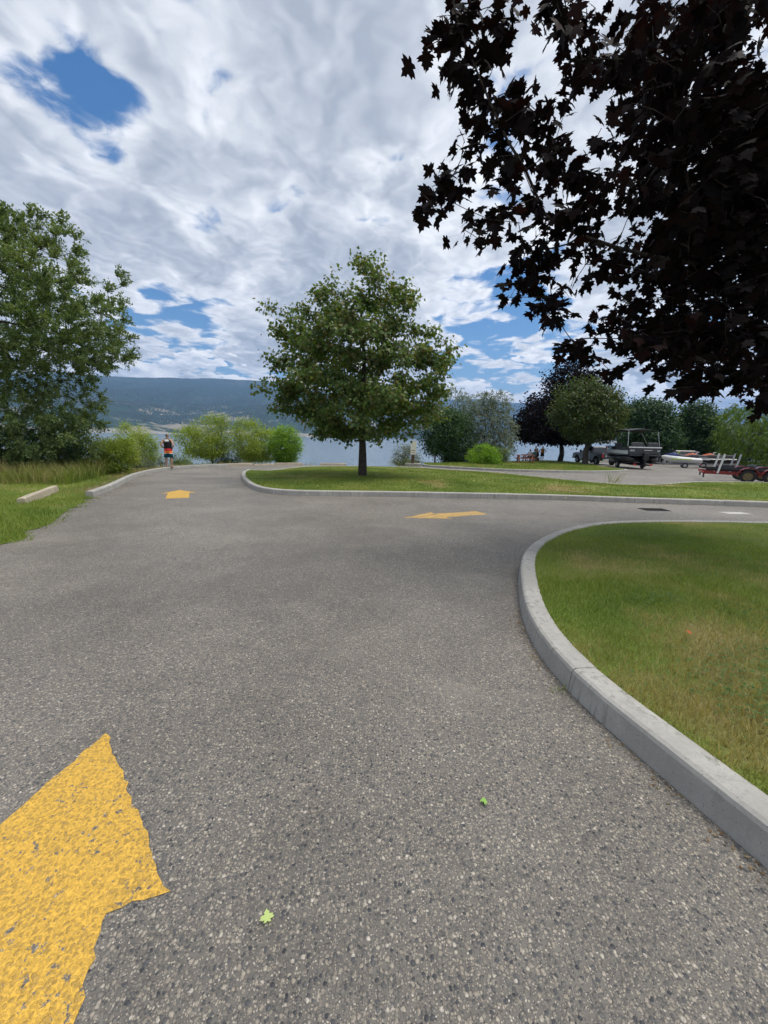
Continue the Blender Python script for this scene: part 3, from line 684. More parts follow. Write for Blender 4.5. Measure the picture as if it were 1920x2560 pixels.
def crown_points(rows, y0, N, inner=.25, depth=1., lump=.28, seed=1, bough=None):
    """rows: (z, x_left, x_right) from top to bottom; points through the crown volume, thicker towards its skin"""
    rows = sorted(rows); zs = np.array([r[0] for r in rows]); xl = np.array([r[1] for r in rows]); xr = np.array([r[2] for r in rows])
    cum = np.cumsum((xr-xl)**1.6); zz = rng.uniform(0, cum[-1], N*2); z = np.interp(zz, cum, zs)+rng.normal(0, .02*(zs[-1]-zs[0]), N*2); z = np.clip(z, zs[0], zs[-1])
    a = np.interp(z, zs, xl); b = np.interp(z, zs, xr); th = rng.uniform(0, 2*math.pi, N*2); rf = (inner+(1-inner)*rng.uniform(0, 1, N*2)**.55)
    cx = (a+b)/2; hw = (b-a)/2; lumps = 1-lump*fbm(th*1.6+seed*3, z*1.1, 2, seed)*1.2
    lat = np.abs(np.cos(th)); lumps = lumps*(1-lat)+lat*(1-lump*.35*fbm(th*2, z*2., 2, seed+3))
    x = cx+hw*rf*np.cos(th)*lumps; y = y0+hw*depth*rf*np.sin(th)*lumps
    P = np.c_[x, y, z]; keep = []
    sp = max(.05, .55*(np.mean(hw)**2*(zs[-1]-zs[0])*2/N)**(1/3))
    for i in range(len(P)):                                   # loose spacing so that sky shows between clumps
        if not keep or np.min(np.linalg.norm(P[keep]-P[i], axis=1)) > sp: keep.append(i)
        if len(keep) >= N: break
    if bough:                                                  # gather the twig ends into boughs with gaps between them
        k_, rb = bough; C_ = P[keep]; P = np.repeat(C_, k_, 0)+rng.normal(0, 1, (len(C_)*k_, 3))*np.array([rb, rb, rb*.55]); keep = np.arange(len(P)); sp *= .62
    B = []
    for zi in np.linspace(zs[0], zs[-1], int((zs[-1]-zs[0])/(sp*1.5))+2):          # clumps that carry the outline
        for sgn, arr in ((1, xl), (-1, xr)):
            xx = np.interp(zi, zs, arr); w_ = np.interp(zi, zs, xr-xl); B.append((xx+sgn*sp*rng.uniform(.15, .5), y0+rng.normal(0, .1)*w_, zi+rng.normal(0, .15)*sp))
    return np.concatenate([P[keep], np.array(B)])
def leaves_on(tips, A, PAR, per, spread, tpl, size, droop=.5, flat=.6, along=True, cen=None, outw=.4, spray=None):
    T = A[tips]; n = len(T)*per; src = np.repeat(np.arange(len(T)), per); base = T[src]; back = A[PAR[tips]][src]
    t = rng.uniform(-.15, 1.0, (n, 1)) if along else np.zeros((n, 1)); pos = base+(back-base)*t*.8+rng.normal(0, 1, (n, 3))*np.array([1, 1, .75])*spread
    cen = A[:1]+np.array([[0, 0, 3.]]) if cen is None else np.array([cen]); o = pos-cen; o /= np.linalg.norm(o, axis=1)[:, None]+1e-9
    loc = pos-base; loc /= np.linalg.norm(loc, axis=1)[:, None]+1e-9
    if spray:                                                  # leaves strung along thin twigs instead of in a ball
        m, Ls = spray; td = rng.normal(0, .55, (len(T)*m, 3))+np.repeat((T-cen)/(np.linalg.norm(T-cen, axis=1)[:, None]+1e-9), m, 0)*outw*1.2; td[:, 2] += .25-droop*.5; td /= np.linalg.norm(td, axis=1)[:, None]
        tw = src*m+rng.integers(0, m, n); tt = rng.uniform(0, 1, (n, 1)); d_ = td[tw].copy(); sag = tt**2*Ls*droop*.6
        pos = base+d_*tt*Ls+rng.normal(0, .028, (n, 3))-np.c_[np.zeros((n, 2)), sag]; ax = d_*.9+rng.normal(0, .5, (n, 3)); ax[:, 2] -= droop*.5
        nr = rng.normal(0, .5, (n, 3)); nr[:, 2] += flat; return pos, ax, nr, rng.uniform(size[0], size[1], n)
    ax = loc*.6+o*outw+rng.normal(0, .45, (n, 3)); ax[:, 2] -= droop; nr = rng.normal(0, .5, (n, 3)); nr[:, 2] += flat; nr += o*.35
    sz = rng.uniform(size[0], size[1], n); return pos, ax, nr, sz
def px_rows(px, Y): 
    out = []
    for v, a, b in px:
        p = at(a, v, Y); q = at(b, v, Y); out.append(((p.z+q.z)/2, p.x, q.x))
    return out
def stub(A, root): return A-np.array(root)[None]
def make_tree(name, base, rows, N, per, spread, tpl, size, leaf, barkm, rtr, label='', cat='tree', group=None, trunk_top=.72, lean=(0, 0), r0=.006, inner=.25, depth=1., lump=.28, droop=.5,
              flat=.6, rise=.8, seed=1, fork=None, wob=.06, seg=.5, outw=.4, cname='crown', tname='trunk', ntr=9, flare=1.5, nside=6, spray=None, bough=None):
    base = np.array(base, float); rows = sorted(rows); zt = rows[-1][0]; ht = zt-base[2]; ctop = (rows[-1][1]+rows[-1][2])/2
    cmid = np.mean([(r[1]+r[2])/2 for r in rows])
    tr = []
    for i in range(ntr):
        t = i/(ntr-1); x = base[0]+lean[0]*t+(cmid-base[0])*.5*t*t+random.uniform(-1, 1)*.012*ht*(0 < i); tr.append((x, base[1]+lean[1]*t+random.uniform(-1, 1)*.01*ht*(i > 0), base[2]-.05+ht*trunk_top*t))
    P = crown_points(rows, base[1]+lean[1]*.5, N, inner, depth, lump, seed, bough)
    A, PAR, tips = skeleton(tr, P, rise, wob, seg)
    root = empty(name, tuple(base), 0, label, cat, group)
    w, r = wood(tname, A-base, PAR, r0, rtr, barkm, root, ntr, flare=flare, n=nside)
    pos, ax, nr, sz = leaves_on(tips, A, PAR, per, spread, tpl, size, droop, flat, cen=(cmid, base[1], (rows[0][0]+zt)/2), outw=outw, spray=spray)
    V, T = leaf_mesh(tpl, pos-base, ax, nr, sz); c = mesh_np(cname, V, T, leaf, root); c['kind'] = 'stuff'
    return root, A, PAR, tips
BARK_G = bark('grey_bark', (.055, .045, .038), (.13, .115, .10)); BARK_D = bark('dark_bark', (.03, .024, .022), (.075, .062, .055)); BARK_B = bark('brown_bark', (.05, .036, .026), (.115, .085, .06))
L_MAPLE = leafmat('green_maple_leaf', [(.062, .112, .031), (.095, .16, .042), (.13, .20, .055), (.19, .23, .08), (.205, .16, .07)], .4, .40, (1.25, 1.2, .45))
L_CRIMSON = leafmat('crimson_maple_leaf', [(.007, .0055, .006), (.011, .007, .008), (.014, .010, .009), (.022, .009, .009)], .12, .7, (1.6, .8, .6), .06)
L_OLIVE = leafmat('olive_leaf', [(.095, .15, .05), (.14, .20, .07), (.19, .25, .10), (.26, .31, .15)], .35, .5)
L_LIME = leafmat('lime_leaf', [(.19, .27, .035), (.27, .35, .05), (.34, .42, .075), (.40, .46, .12)], .5, .5)
L_LIME2 = leafmat('bright_lime_leaf', [(.14, .27, .024), (.21, .36, .036), (.28, .44, .06)], .5, .5)
L_SILVER = leafmat('silver_leaf', [(.11, .135, .085), (.17, .20, .135), (.24, .27, .20), (.29, .32, .25)], .3, .6, (1.1, 1.1, .8))
L_DARK = leafmat('dark_leaf', [(.028, .065, .022), (.042, .09, .03), (.065, .115, .04)], .3, .5)
L_MID = leafmat('mid_leaf', [(.04, .075, .016), (.065, .105, .022), (.095, .125, .034), (.11, .095, .036)], .32, .5)
L_WILLOW = leafmat('willow_leaf', [(.08, .14, .016), (.12, .19, .026), (.16, .24, .04)], .4, .5)

# --- green maple on the island (silhouette read row by row)
TY = 16.4
z3 = lambda Y, a, b: (620+Y*.3375, 620+a*.3375, 620+b*.3375)
MAPLE_ROWS = px_rows([z3(*r) for r in [(85, 800, 890), (110, 665, 890), (170, 625, 980), (250, 560, 1030), (310, 530, 1170), (360, 450, 1235), (450, 420, 1240), (520, 200, 1240), (570, 150, 1290), (640, 210, 1450), (710, 270, 1560), (780, 215, 1490),
                                       (860, 200, 1450), (960, 120, 1460), (1050, 120, 1500), (1140, 110, 1430), (1210, 200, 1390), (1270, 370, 1370), (1330, 430, 1330), (1375, 500, 1200)]], TY)
mb = gp(903, 1193, KH+.08); mb = (mb.x, TY, G(TY)+KH+.06)
make_tree('maple_tree', mb, MAPLE_ROWS, 100, 60, .17, MAPLE1, (.09, .15), L_MAPLE, BARK_D, .155, bough=(5, .32), label= 'round green maple standing alone on the grass island', trunk_top=.80, r0=.0065, inner=.20, depth=.95, lump=.5, droop=.75, flat=.55, rise=.9, seed=4, outw=.55, nside=8, flare=1.25)

# --- loose olive-green tree over the left bank
lb = (-18.4, 15.2, -.9)
LT = px_rows([(520, -140, 110), (560, -260, 150), (610, -340, 180), (660, -380, 215), (720, -400, 255), (780, -400, 280), (840, -390, 262), (872, -360, 240), (905, -330, 170), (960, -300, 150), (1020, -280, 195), (1070, -260, 185), (1110, -220, 200), (1150, -200, 150)], 14.2)
make_tree('willow_tree', lb, LT, 820, 250, .30, KITE, (.06, .115), L_OLIVE, BARK_D, .30, 'tall feathery olive-green tree on the bank behind the lone wheel stop', trunk_top=.66, lean=(2.2, -.4), r0=.006, inner=.12, depth=.9, lump=.55, droop=.15, flat=.3, seed=9, wob=.10, outw=.75, rise=.5, spray=(12, .42))

# --- small lime-green trees and shrubs along the left shore
def px_tree(name, bu, bv, Y, px, N, per, spread, tpl, size, leaf, barkm, rtr, label, **kw):
    p = at(bu, bv, Y); z = float(land_z(np.array([p.x]), np.array([Y]))[0]); zl = min(p.z, z) if kw.pop('bank', False) else p.z
    return make_tree(name, (p.x, Y, zl), px_rows(px, Y), N, per, spread, tpl, size, leaf, barkm, rtr, label, **kw)
SHG = 'lime green trees along the shore'
px_tree('shore_tree', 530, 1160, 28.0, [(1042, 520, 566), (1055, 490, 572), (1072, 458, 572), (1095, 440, 575), (1120, 455, 570), (1138, 470, 560)], 130, 120, .21, KITE, (.07, .13), L_LIME, BARK_G, .07, 'airy lime green tree with several thin stems next to the standing man', group=SHG, trunk_top=.6, r0=.008, lump=.45, seed=11, bank=True, outw=.5, inner=.1)
px_tree('shore_tree', 628, 1160, 29.3, [(1052, 600, 640), (1066, 590, 668), (1085, 580, 690), (1108, 575, 700), (1130, 585, 695), (1146, 600, 680)], 140, 120, .21, KITE, (.07, .13), L_LIME, BARK_G, .07, 'middle rounded lime green tree behind the low concrete blocks', group=SHG, trunk_top=.6, r0=.008, lump=.4, seed=12, bank=True, outw=.5, inner=.1)
px_tree('shore_tree', 698, 1160, 28.8, [(1070, 700, 728), (1085, 680, 744), (1105, 672, 750), (1125, 680, 748), (1142, 690, 738), (1152, 692, 730)], 110, 110, .19, ROUND, (.06, .11), L_LIME2, BARK_G, .06, 'bushy vivid green tree beside open water and the maple', group=SHG, trunk_top=.6, r0=.008, lump=.35, seed=13, bank=True, outw=.5, inner=.1)
SHB = 'shrubs on the lake bank'
px_tree('bank_shrub', 335, 1176, 24.0, [(1062, 310, 345), (1078, 298, 372), (1098, 285, 388), (1120, 290, 392), (1142, 310, 392), (1160, 320, 385), (1172, 325, 375)], 130, 110, .17, KITE, (.06, .11), L_LIME, BARK_G, .04, 'leafy lime green shrub beside the standing man', cat='shrub', group=SHB, trunk_top=.35, r0=.006, lump=.4, seed=14, bank=True, inner=.05)
px_tree('bank_shrub', 270, 1200, 16.6, [(1098, 250, 320), (1112, 235, 335), (1130, 232, 336), (1150, 240, 332), (1170, 248, 322), (1188, 255, 312), (1198, 262, 300)], 130, 100, .13, KITE, (.05, .09), L_LIME, BARK_G, .035, 'dense yellow-green shrub at the bend of the kerb', cat='shrub', group=SHB, trunk_top=.35, r0=.006, lump=.35, seed=15, inner=.05)
px_tree('bank_shrub', 205, 1190, 17.5, [(1085, 175, 240), (1105, 160, 262), (1130, 150, 262), (1155, 160, 255), (1180, 170, 240)], 120, 36, .18, KITE, (.06, .12), L_OLIVE, BARK_G, .04, 'thin open green shrub under the feathery olive-green tree', cat='shrub', group=SHB, trunk_top=.4, r0=.006, lump=.5, seed=16, spray=(7, .55), inner=.05)
px_tree('bank_shrub', 345, 1168, 20.6, [(1118, 336, 352), (1135, 326, 362), (1150, 322, 366), (1165, 328, 360)], 60, 30, .10, LANCE, (.06, .13), L_SILVER, BARK_G, .02, 'small silvery grey sage shrub near the man', cat='shrub', group=SHB, trunk_top=.3, r0=.004, lump=.4, seed=17, inner=.05, droop=-.3)
px_tree('bank_shrub', 372, 1166, 20.0, [(1155, 366, 382), (1160, 360, 388), (1168, 362, 386)], 30, 30, .07, LANCE, (.04, .09), L_SILVER, BARK_G, .012, 'low grey-green tuft shrub just behind the kerb near the man', cat='shrub', group=SHB, trunk_top=.3, r0=.003, lump=.3, seed=18, inner=.05, droop=-.3)
px_tree('bank_shrub', 402, 1162, 22.4, [(1142, 398, 410), (1150, 394, 414), (1160, 396, 412)], 30, 30, .07, LANCE, (.04, .09), L_SILVER, BARK_G, .012, 'greyish low shrub at the heels of the standing man', cat='shrub', group=SHB, trunk_top=.3, r0=.003, lump=.3, seed=19, inner=.05, droop=-.3)
px_tree('bank_shrub', 452, 1160, 24.6, [(1134, 436, 446), (1145, 428, 470), (1156, 428, 478)], 60, 30, .12, KITE, (.05, .10), L_OLIVE, BARK_G, .02, 'low leafy shrub between the man and the lime tree', cat='shrub', group=SHB, trunk_top=.3, r0=.004, lump=.4, seed=20, inner=.05)
px_tree('bank_shrub', 560, 1160, 28.5, [(1125, 545, 575), (1140, 535, 600), (1156, 535, 600)], 60, 30, .16, KITE, (.07, .13), L_DARK, BARK_G, .02, 'dark undergrowth shrub between two lime trees', cat='shrub', group=SHB, trunk_top=.3, r0=.004, lump=.4, seed=21, inner=.05)

px_tree('bank_shrub', 60, 1195, 15.0, [(1085, -60, 150), (1110, -80, 180), (1140, -80, 190), (1170, -60, 170), (1188, -40, 140)], 260, 50, .2, KITE, (.06, .12), L_DARK, BARK_D, .05, 'dark tangled undergrowth below the feathery olive-green tree', cat='shrub', group=SHB, trunk_top=.4, r0=.006, lump=.4, seed=10, inner=.05, spray=(6, .4))
# --- thicket right of the green maple
TH = 'trees of the thicket by the sign'
px_tree('thicket_tree', 1085, 1160, 36., [(1030, 1075, 1140), (1050, 1062, 1150), (1080, 1055, 1155), (1105, 1060, 1130), (1125, 1065, 1120)], 150, 44, .30, KITE, (.14, .26), L_DARK, BARK_D, .10, 'green tree with a forked dark trunk beside the sign', group=TH, trunk_top=.6, r0=.012, lump=.4, seed=31, bank=True, inner=.1)
px_tree('thicket_tree', 1130, 1160, 38., [(1025, 1105, 1160), (1045, 1090, 1175), (1075, 1085, 1180), (1105, 1092, 1180), (1130, 1100, 1178), (1152, 1108, 1170)], 190, 44, .30, KITE, (.14, .26), L_DARK, BARK_D, .10, 'dense dark green tree in the middle of the thicket', group=TH, trunk_top=.6, r0=.012, lump=.3, seed=32, bank=True, inner=.1)
px_tree('silver_willow', 1205, 1165, 40., [(992, 1195, 1262), (1010, 1165, 1265), (1035, 1160, 1272), (1065, 1165, 1276), (1095, 1170, 1278), (1120, 1170, 1262), (1140, 1180, 1245)], 240, 50, .33, LANCE, (.22, .42), L_SILVER, BARK_D, .12, 'silver-grey willow with drooping feathery sprays beside the lake', trunk_top=.62, r0=.011, lump=.55, seed=33, spray=(7, 1.0), bank=True, inner=.1, droop=.9, wob=.1, outw=.8)
px_tree('silver_willow', 1120, 1160, 44., [(985, 1092, 1140), (1000, 1082, 1165), (1020, 1080, 1175), (1045, 1085, 1180)], 90, 40, .34, LANCE, (.22, .40), L_SILVER, BARK_D, .10, 'pale wispy willow rising behind the dark thicket tree', trunk_top=.7, r0=.011, lump=.6, seed=34, spray=(6, 1.1), bank=True, inner=.1, droop=.2, outw=.8)
px_tree('bank_shrub', 1008, 1163, 32.6, [(1112, 1000, 1025), (1128, 990, 1040), (1145, 984, 1050), (1158, 986, 1055)], 90, 36, .17, KITE, (.09, .16), L_SILVER, BARK_D, .03, 'pale leafy shrub around the foot of the sign', cat='shrub', trunk_top=.4, r0=.006, lump=.45, seed=35, bank=True, inner=.05)
px_tree('bank_shrub', 1262, 1160, 37., [(1120, 1250, 1270), (1132, 1245, 1276), (1146, 1246, 1270)], 40, 26, .15, KITE, (.09, .16), L_OLIVE, BARK_D, .02, 'small wispy shrub at the lake edge beside the silver willow', cat='shrub', trunk_top=.4, r0=.005, lump=.5, seed=36, bank=True, inner=.05)
px_tree('round_bush', 1210, 1161, 33., [(1114, 1200, 1225), (1120, 1185, 1238), (1132, 1174, 1249), (1145, 1170, 1250), (1155, 1174, 1246), (1160, 1180, 1240)], 170, 46, .14, KITE, (.08, .15), L_LIME2, BARK_D, .03, 'round bright green bush on the lakeside lawn', cat='bush', trunk_top=.3, r0=.005, lump=.25, seed=37, inner=.05, droop=.0)

# --- trees round the picnic table and the car park
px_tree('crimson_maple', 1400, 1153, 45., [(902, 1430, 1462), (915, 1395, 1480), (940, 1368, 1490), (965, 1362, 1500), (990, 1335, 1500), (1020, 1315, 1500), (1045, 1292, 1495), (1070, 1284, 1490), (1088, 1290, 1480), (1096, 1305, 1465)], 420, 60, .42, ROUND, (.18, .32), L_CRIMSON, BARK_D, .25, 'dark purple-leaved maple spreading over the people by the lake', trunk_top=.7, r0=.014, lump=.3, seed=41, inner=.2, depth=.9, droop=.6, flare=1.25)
px_tree('park_tree', 1463, 1158, 38.5, [(948, 1440, 1500), (962, 1408, 1530), (985, 1392, 1548), (1010, 1386, 1556), (1035, 1384, 1556), (1060, 1392, 1552), (1080, 1410, 1540), (1092, 1430, 1520)], 330, 60, .34, ROUND, (.13, .24), L_MID, BARK_G, .23, 'olive-brown tinged tree whose grey trunk stands before the pickup', trunk_top=.75, r0=.012, lump=.35, seed=42, inner=.2, droop=.8, flare=1.3)
DM = 'dark maples behind the car park'
px_tree('park_tree', 1622, 1150, 53., [(1003, 1590, 1650), (1016, 1570, 1676), (1040, 1556, 1672), (1070, 1552, 1690), (1100, 1556, 1700), (1122, 1565, 1690)], 300, 56, .5, ROUND, (.2, .36), L_DARK, BARK_D, .26, 'broad dark green maple behind the pontoon boat', group=DM, trunk_top=.75, r0=.016, lump=.35, seed=43, inner=.2, droop=.7)
px_tree('park_tree', 1733, 1140, 54., [(1010, 1722, 1762), (1025, 1708, 1778), (1050, 1702, 1786), (1080, 1700, 1790), (1105, 1696, 1786), (1122, 1702, 1776)], 240, 56, .48, ROUND, (.2, .36), L_DARK, BARK_D, .22, 'narrow dark green maple behind the jet skis', group=DM, trunk_top=.75, r0=.016, lump=.3, seed=44, inner=.2, droop=.7)
px_tree('weeping_willow', 1868, 1150, 47., [(1008, 1850, 1990), (1030, 1822, 2030), (1060, 1812, 2050), (1090, 1812, 2050), (1118, 1830, 2030), (1132, 1850, 2000)], 260, 46, .5, LANCE, (.35, .6), L_WILLOW, BARK_D, .25, 'yellow-green weeping willow beyond the red boat trailer', trunk_top=.7, r0=.014, lump=.35, seed=45, spray=(7, 1.3), inner=.15, droop=1.6, lean=(.5, 0))
BG = 'grey-green trees on the far side of the car park'
px_tree('background_tree', 1795, 1150, 62., [(1062, 1770, 1830), (1080, 1752, 1850), (1105, 1748, 1856), (1130, 1752, 1850), (1148, 1760, 1840)], 150, 34, .55, KITE, (.3, .5), L_SILVER, BARK_D, .15, 'pale grey-green tree between the narrow maple and the willow', group=BG, trunk_top=.6, r0=.016, lump=.4, seed=46, bank=True, inner=.1)
px_tree('background_tree', 1690, 1150, 62., [(1068, 1672, 1706), (1085, 1660, 1716), (1110, 1658, 1720), (1132, 1662, 1716)], 110, 34, .5, KITE, (.3, .5), L_SILVER, BARK_D, .13, 'pale tree filling the gap between two dark maples', group=BG, trunk_top=.6, r0=.016, lump=.4, seed=47, bank=True, inner=.1)
px_tree('background_tree', 1560, 1145, 60., [(1020, 1535, 1585), (1040, 1528, 1600), (1070, 1530, 1596)], 80, 30, .5, KITE, (.3, .5), L_OLIVE, BARK_D, .13, 'small green tree seen between the park tree and the dark maple', group=BG, trunk_top=.6, r0=.016, lump=.4, seed=48, bank=True, inner=.1)
px_tree('bank_shrub', 1850, 1152, 56., [(1112, 1815, 1885), (1125, 1805, 1915), (1140, 1810, 1920)], 80, 30, .4, KITE, (.2, .36), L_DARK, BARK_D, .05, 'dark shrub below the weeping willow at the water', cat='shrub', trunk_top=.4, r0=.012, lump=.5, seed=49, bank=True, inner=.05)

# --- tall grass on the left bank
TALL = mat_blade('tall_grass_blade', .42, 1.0)
tall_poly = [(-20, 11.2), (-9.9, 12.0), (-11., 14.8), (-12.2, 17.8), (-14.5, 17.8), (-20, 15)]
blades('tall_grass', tall_poly, lambda x, y: land_z(x, y)-.05, lambda d: 420, (.45, .85), (.012, .02), TALL, 'long dry and green grass on the bank behind the wheel stop', .7, clumpy=.7)
blades('tall_grass', [(-12.6, 18.5), (-13.2, 21.5), (-12.2, 25.3), (-8.8, 27.9), (-4, 29), (-3, 28.7), (-8, 27.6), (-11.2, 24.9), (-12.0, 21.5)], lambda x, y: land_z(x, y)-.05, lambda d: 60, (.15, .4), (.015, .025), TALL, 'sparse dry grass behind the low concrete blocks', .8, clumpy=.8)
blades('tall_grass', [(1.0, 29.9), (2.4, 29.9), (2.6, 31.5), (-.2, 30.0)], lambda x, y: land_z(x, y)-.05, lambda d: 40, (.4, .8), (.02, .03), TALL, 'few reedy stalks at the water beside the sign', .5, clumpy=.8)

# ------------------------------------------------------------------ crimson maple that overhangs the drive from the right
def near_maple():
    base = np.array((7.3, 5.5, 0.)); base[2] = float(rz(np.array([7.3]), np.array([5.5]))[0])
    Z = lambda x, y, Y: np.array(at(1020+x*.5425, y*.5425, Y))
    tr = [base+np.array((0, 0, h)) + np.array((random.uniform(-.05, .05), random.uniform(-.05, .05), 0)) for h in (-.05, .5, 1., 1.5, 2., 2.6, 3.3, 4.1, 5., 6., 7., 8.)]
    nodes = list(tr); par = [-1]+list(range(len(tr)-1))
    def limb(start, pts):
        last = start
        P = catmull([nodes[start]]+pts, .35)[1:]
        for p in P: nodes.append(p); par.append(last); last = len(nodes)-1
        return last
    limb(4, [Z(1650, 1270, 5.5), Z(1310, 1215, 5.3), Z(960, 1140, 5.1), Z(680, 1030, 4.9), Z(610, 940, 4.85), Z(540, 780, 4.75), Z(460, 650, 4.7), Z(390, 500, 4.65), Z(310, 310, 4.6), Z(255, 180, 4.6), Z(200, -20, 4.55)])
    l2_ = len(nodes)
    limb(5, [Z(1600, 1150, 5.2), Z(1370, 1080, 5.1), Z(1310, 900, 5.0), Z(1270, 740, 4.95), Z(1230, 380, 4.9), Z(1340, 180, 4.9), Z(1500, -30, 4.9)])
    limb(4, [Z(1600, 1480, 5.8), Z(1300, 1560, 5.6), Z(1000, 1560, 5.4), Z(800, 1560, 5.3)])
    limb(6, [Z(1500, 700, 6.2), Z(1200, 420, 6.0), Z(950, 200, 5.8), Z(700, 60, 5.7)])
    lo = 4
    polyA = [(180, 0), (430, 0), (430, 270), (300, 330), (290, 390), (150, 380), (60, 220), (110, 110)]
    polyB = [(230, 480), (330, 440), (520, 420), (540, 490), (650, 510), (690, 640), (690, 720), (780, 800), (660, 850), (840, 920), (860, 1030), (740, 1100), (620, 1190), (510, 1250), (440, 1200), (480, 1080), (330, 1120), (190, 1050), (80, 1000), (70, 870), (170, 780), (235, 760), (220, 640)]
    polyC = [(410, 1290), (560, 1260), (700, 1180), (900, 1130), (940, 1280), (720, 1300), (700, 1440), (610, 1450), (570, 1380), (440, 1370)]
    polyD = [(590, 0), (1440, 0), (1540, 100), (1380, 190), (1300, 330), (1420, 290), (1700, 330), (1700, 1880), (1520, 1860), (1530, 1780), (1290, 1800), (1130, 1720), (1190, 1680), (1030, 1650), (880, 1650), (710, 1630), (710, 1590), (820, 1500), (920, 1400), (930, 1280), (860, 1130), (1150, 1010), (950, 910), (860, 800), (850, 700), (890, 560), (970, 460), (940, 370), (710, 310), (790, 200), (770, 100), (620, 110)]
    def fill(poly, n, y0, y1, xb=0.):
        P = np.array(poly, float); lo_, hi_ = P.min(0), P.max(0); out = []
        while len(out) < n:
            c = rng.uniform(lo_, hi_, (n*3, 2)); c = c[inside(c[:, 0], c[:, 1], poly)]
            if xb: c = c[rng.uniform(0, 1, len(c)) < np.clip((c[:, 0]-lo_[0])/(hi_[0]-lo_[0])*xb+.10, 0, 1)]
            out += list(c)
        return np.array([Z(a, b, rng.uniform(y0, y1)) for a, b in out[:n]])
    pts = [fill(polyA, 11, 4.5, 4.75)+np.array([.05, 0, 0]), fill(polyB, 44, 4.5, 5.1)+np.array([.08, 0, 0]), fill(polyC, 15, 4.9, 5.4)+np.array([.05, 0, 0]), fill(polyD, 470, 4.5, 6.8, 1.1)+np.array([.16, 0, .03])]
    edge = [(60, 220), (110, 130), (220, 50), (390, 20), (400, 150), (380, 240), (250, 330), (180, 330), (90, 860), (90, 960), (110, 890), (320, 1110), (240, 1060), (190, 800), (250, 680), (270, 520), (340, 730), (450, 430), (500, 450), (610, 540), (640, 640), (660, 700), (760, 800), (700, 760),
            (430, 1310), (440, 1370), (500, 1300), (680, 1440), (610, 1440), (730, 420), (720, 310), (620, 100), (590, 40), (700, 120), (800, 60), (1420, 110), (1500, 150), (1530, 60), (1440, 200), (720, 1620), (740, 1580), (860, 1660), (900, 1700), (1040, 1650), (1120, 1740), (1200, 1790), (1300, 1790), (860, 770), (870, 590), (950, 380), (820, 880), (850, 900)]
    pts.append(np.array([Z(a+22, b, rng.uniform(4.6, 5.3)) for a, b in edge]))
    # the rest of the round crown, outside the picture
    th = rng.uniform(0, 2*math.pi, 900); h = rng.uniform(2.3, 9.2, 900); rad = np.interp(h, [2.2, 3.5, 5.5, 7.5, 9.3], [3.0, 3.9, 3.8, 2.6, .6])*rng.uniform(.25, 1, 900)**.6
    C = np.c_[base[0]+rad*np.cos(th), base[1]+rad*np.sin(th), base[2]+h]
    # keep the rest of the crown out of the gaps of sky that the picture shows
    rel = C-np.array([0, 0, H]); cp, sp = math.cos(PITCH), math.sin(PITCH); f = rel[:, 1]*cp-rel[:, 2]*sp; up = rel[:, 1]*sp+rel[:, 2]*cp; u = 960+F*rel[:, 0]/np.maximum(f, .05); v = 1280-F*up/np.maximum(f, .05)
    zx = (u-1020)/.5425; zy = v/.5425; vis = (f > .2) & (u > 300) & (u < 2020) & (v > -120)
    C = C[(~vis | inside(zx, zy, polyD)) & (np.hypot(C[:, 0], C[:, 1]) > 3.2)][:420]
    pts.append(C); P = np.concatenate(pts)
    A, PAR, tips = skeleton(nodes, P, .5, .07, .22, .12, par=par, lo=lo)
    root = empty('crimson_maple', tuple(base), 0, 'huge dark purple maple overhanging the drive with lobed leaves in silhouette', 'tree')
    wood('trunk', A-base, PAR, .0035, .15, BARK_D, root, len(tr), flare=1.4, n=7)
    per = np.where(np.arange(len(P)) < 70, 8, 11); pos = []; ax = []; nr = []
    for i, tip in enumerate(tips):
        k = per[i]; T = A[tip]; back = A[PAR[tip]]; t = rng.uniform(-.1, 1.1, (k, 1)); off = rng.normal(0, 1, (k, 3))*np.array([.10, .10, .075]); off *= (.85 if i < 70 else .7 if 540 <= i < 540+len(edge) else 1.15); q_back = .6
        q = T+(back-T)*t*q_back+off; a = off/ (np.linalg.norm(off, axis=1)[:, None]+1e-6)*.8+rng.normal(0, .35, (k, 3)); a[:, 2] -= .35+rng.uniform(0, .5, k)
        n_ = rng.normal(0, .45, (k, 3)); n_[:, 2] += .75; pos.append(q); ax.append(a); nr.append(n_)
    pos = np.concatenate(pos); ax = np.concatenate(ax); nr = np.concatenate(nr); sz = rng.uniform(.10, .17, len(pos))
    # the 300 leaves that show most singly: the hanging sprays on the open side
    rel = pos-np.array([0, 0, H]); f = rel[:, 1]*math.cos(PITCH)-rel[:, 2]*math.sin(PITCH); up = rel[:, 1]*math.sin(PITCH)+rel[:, 2]*math.cos(PITCH)
    u = 960+F*rel[:, 0]/np.maximum(f, .1); v = 1280-F*up/np.maximum(f, .1); score = u+np.where((v < 10) | (f < .5) | (u < 1000), 1e5, 0)
    order = np.argsort(score); pick = order[:300]; rest = order[300:]
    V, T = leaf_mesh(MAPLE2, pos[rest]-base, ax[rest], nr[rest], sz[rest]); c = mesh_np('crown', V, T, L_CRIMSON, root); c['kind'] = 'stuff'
    me = None
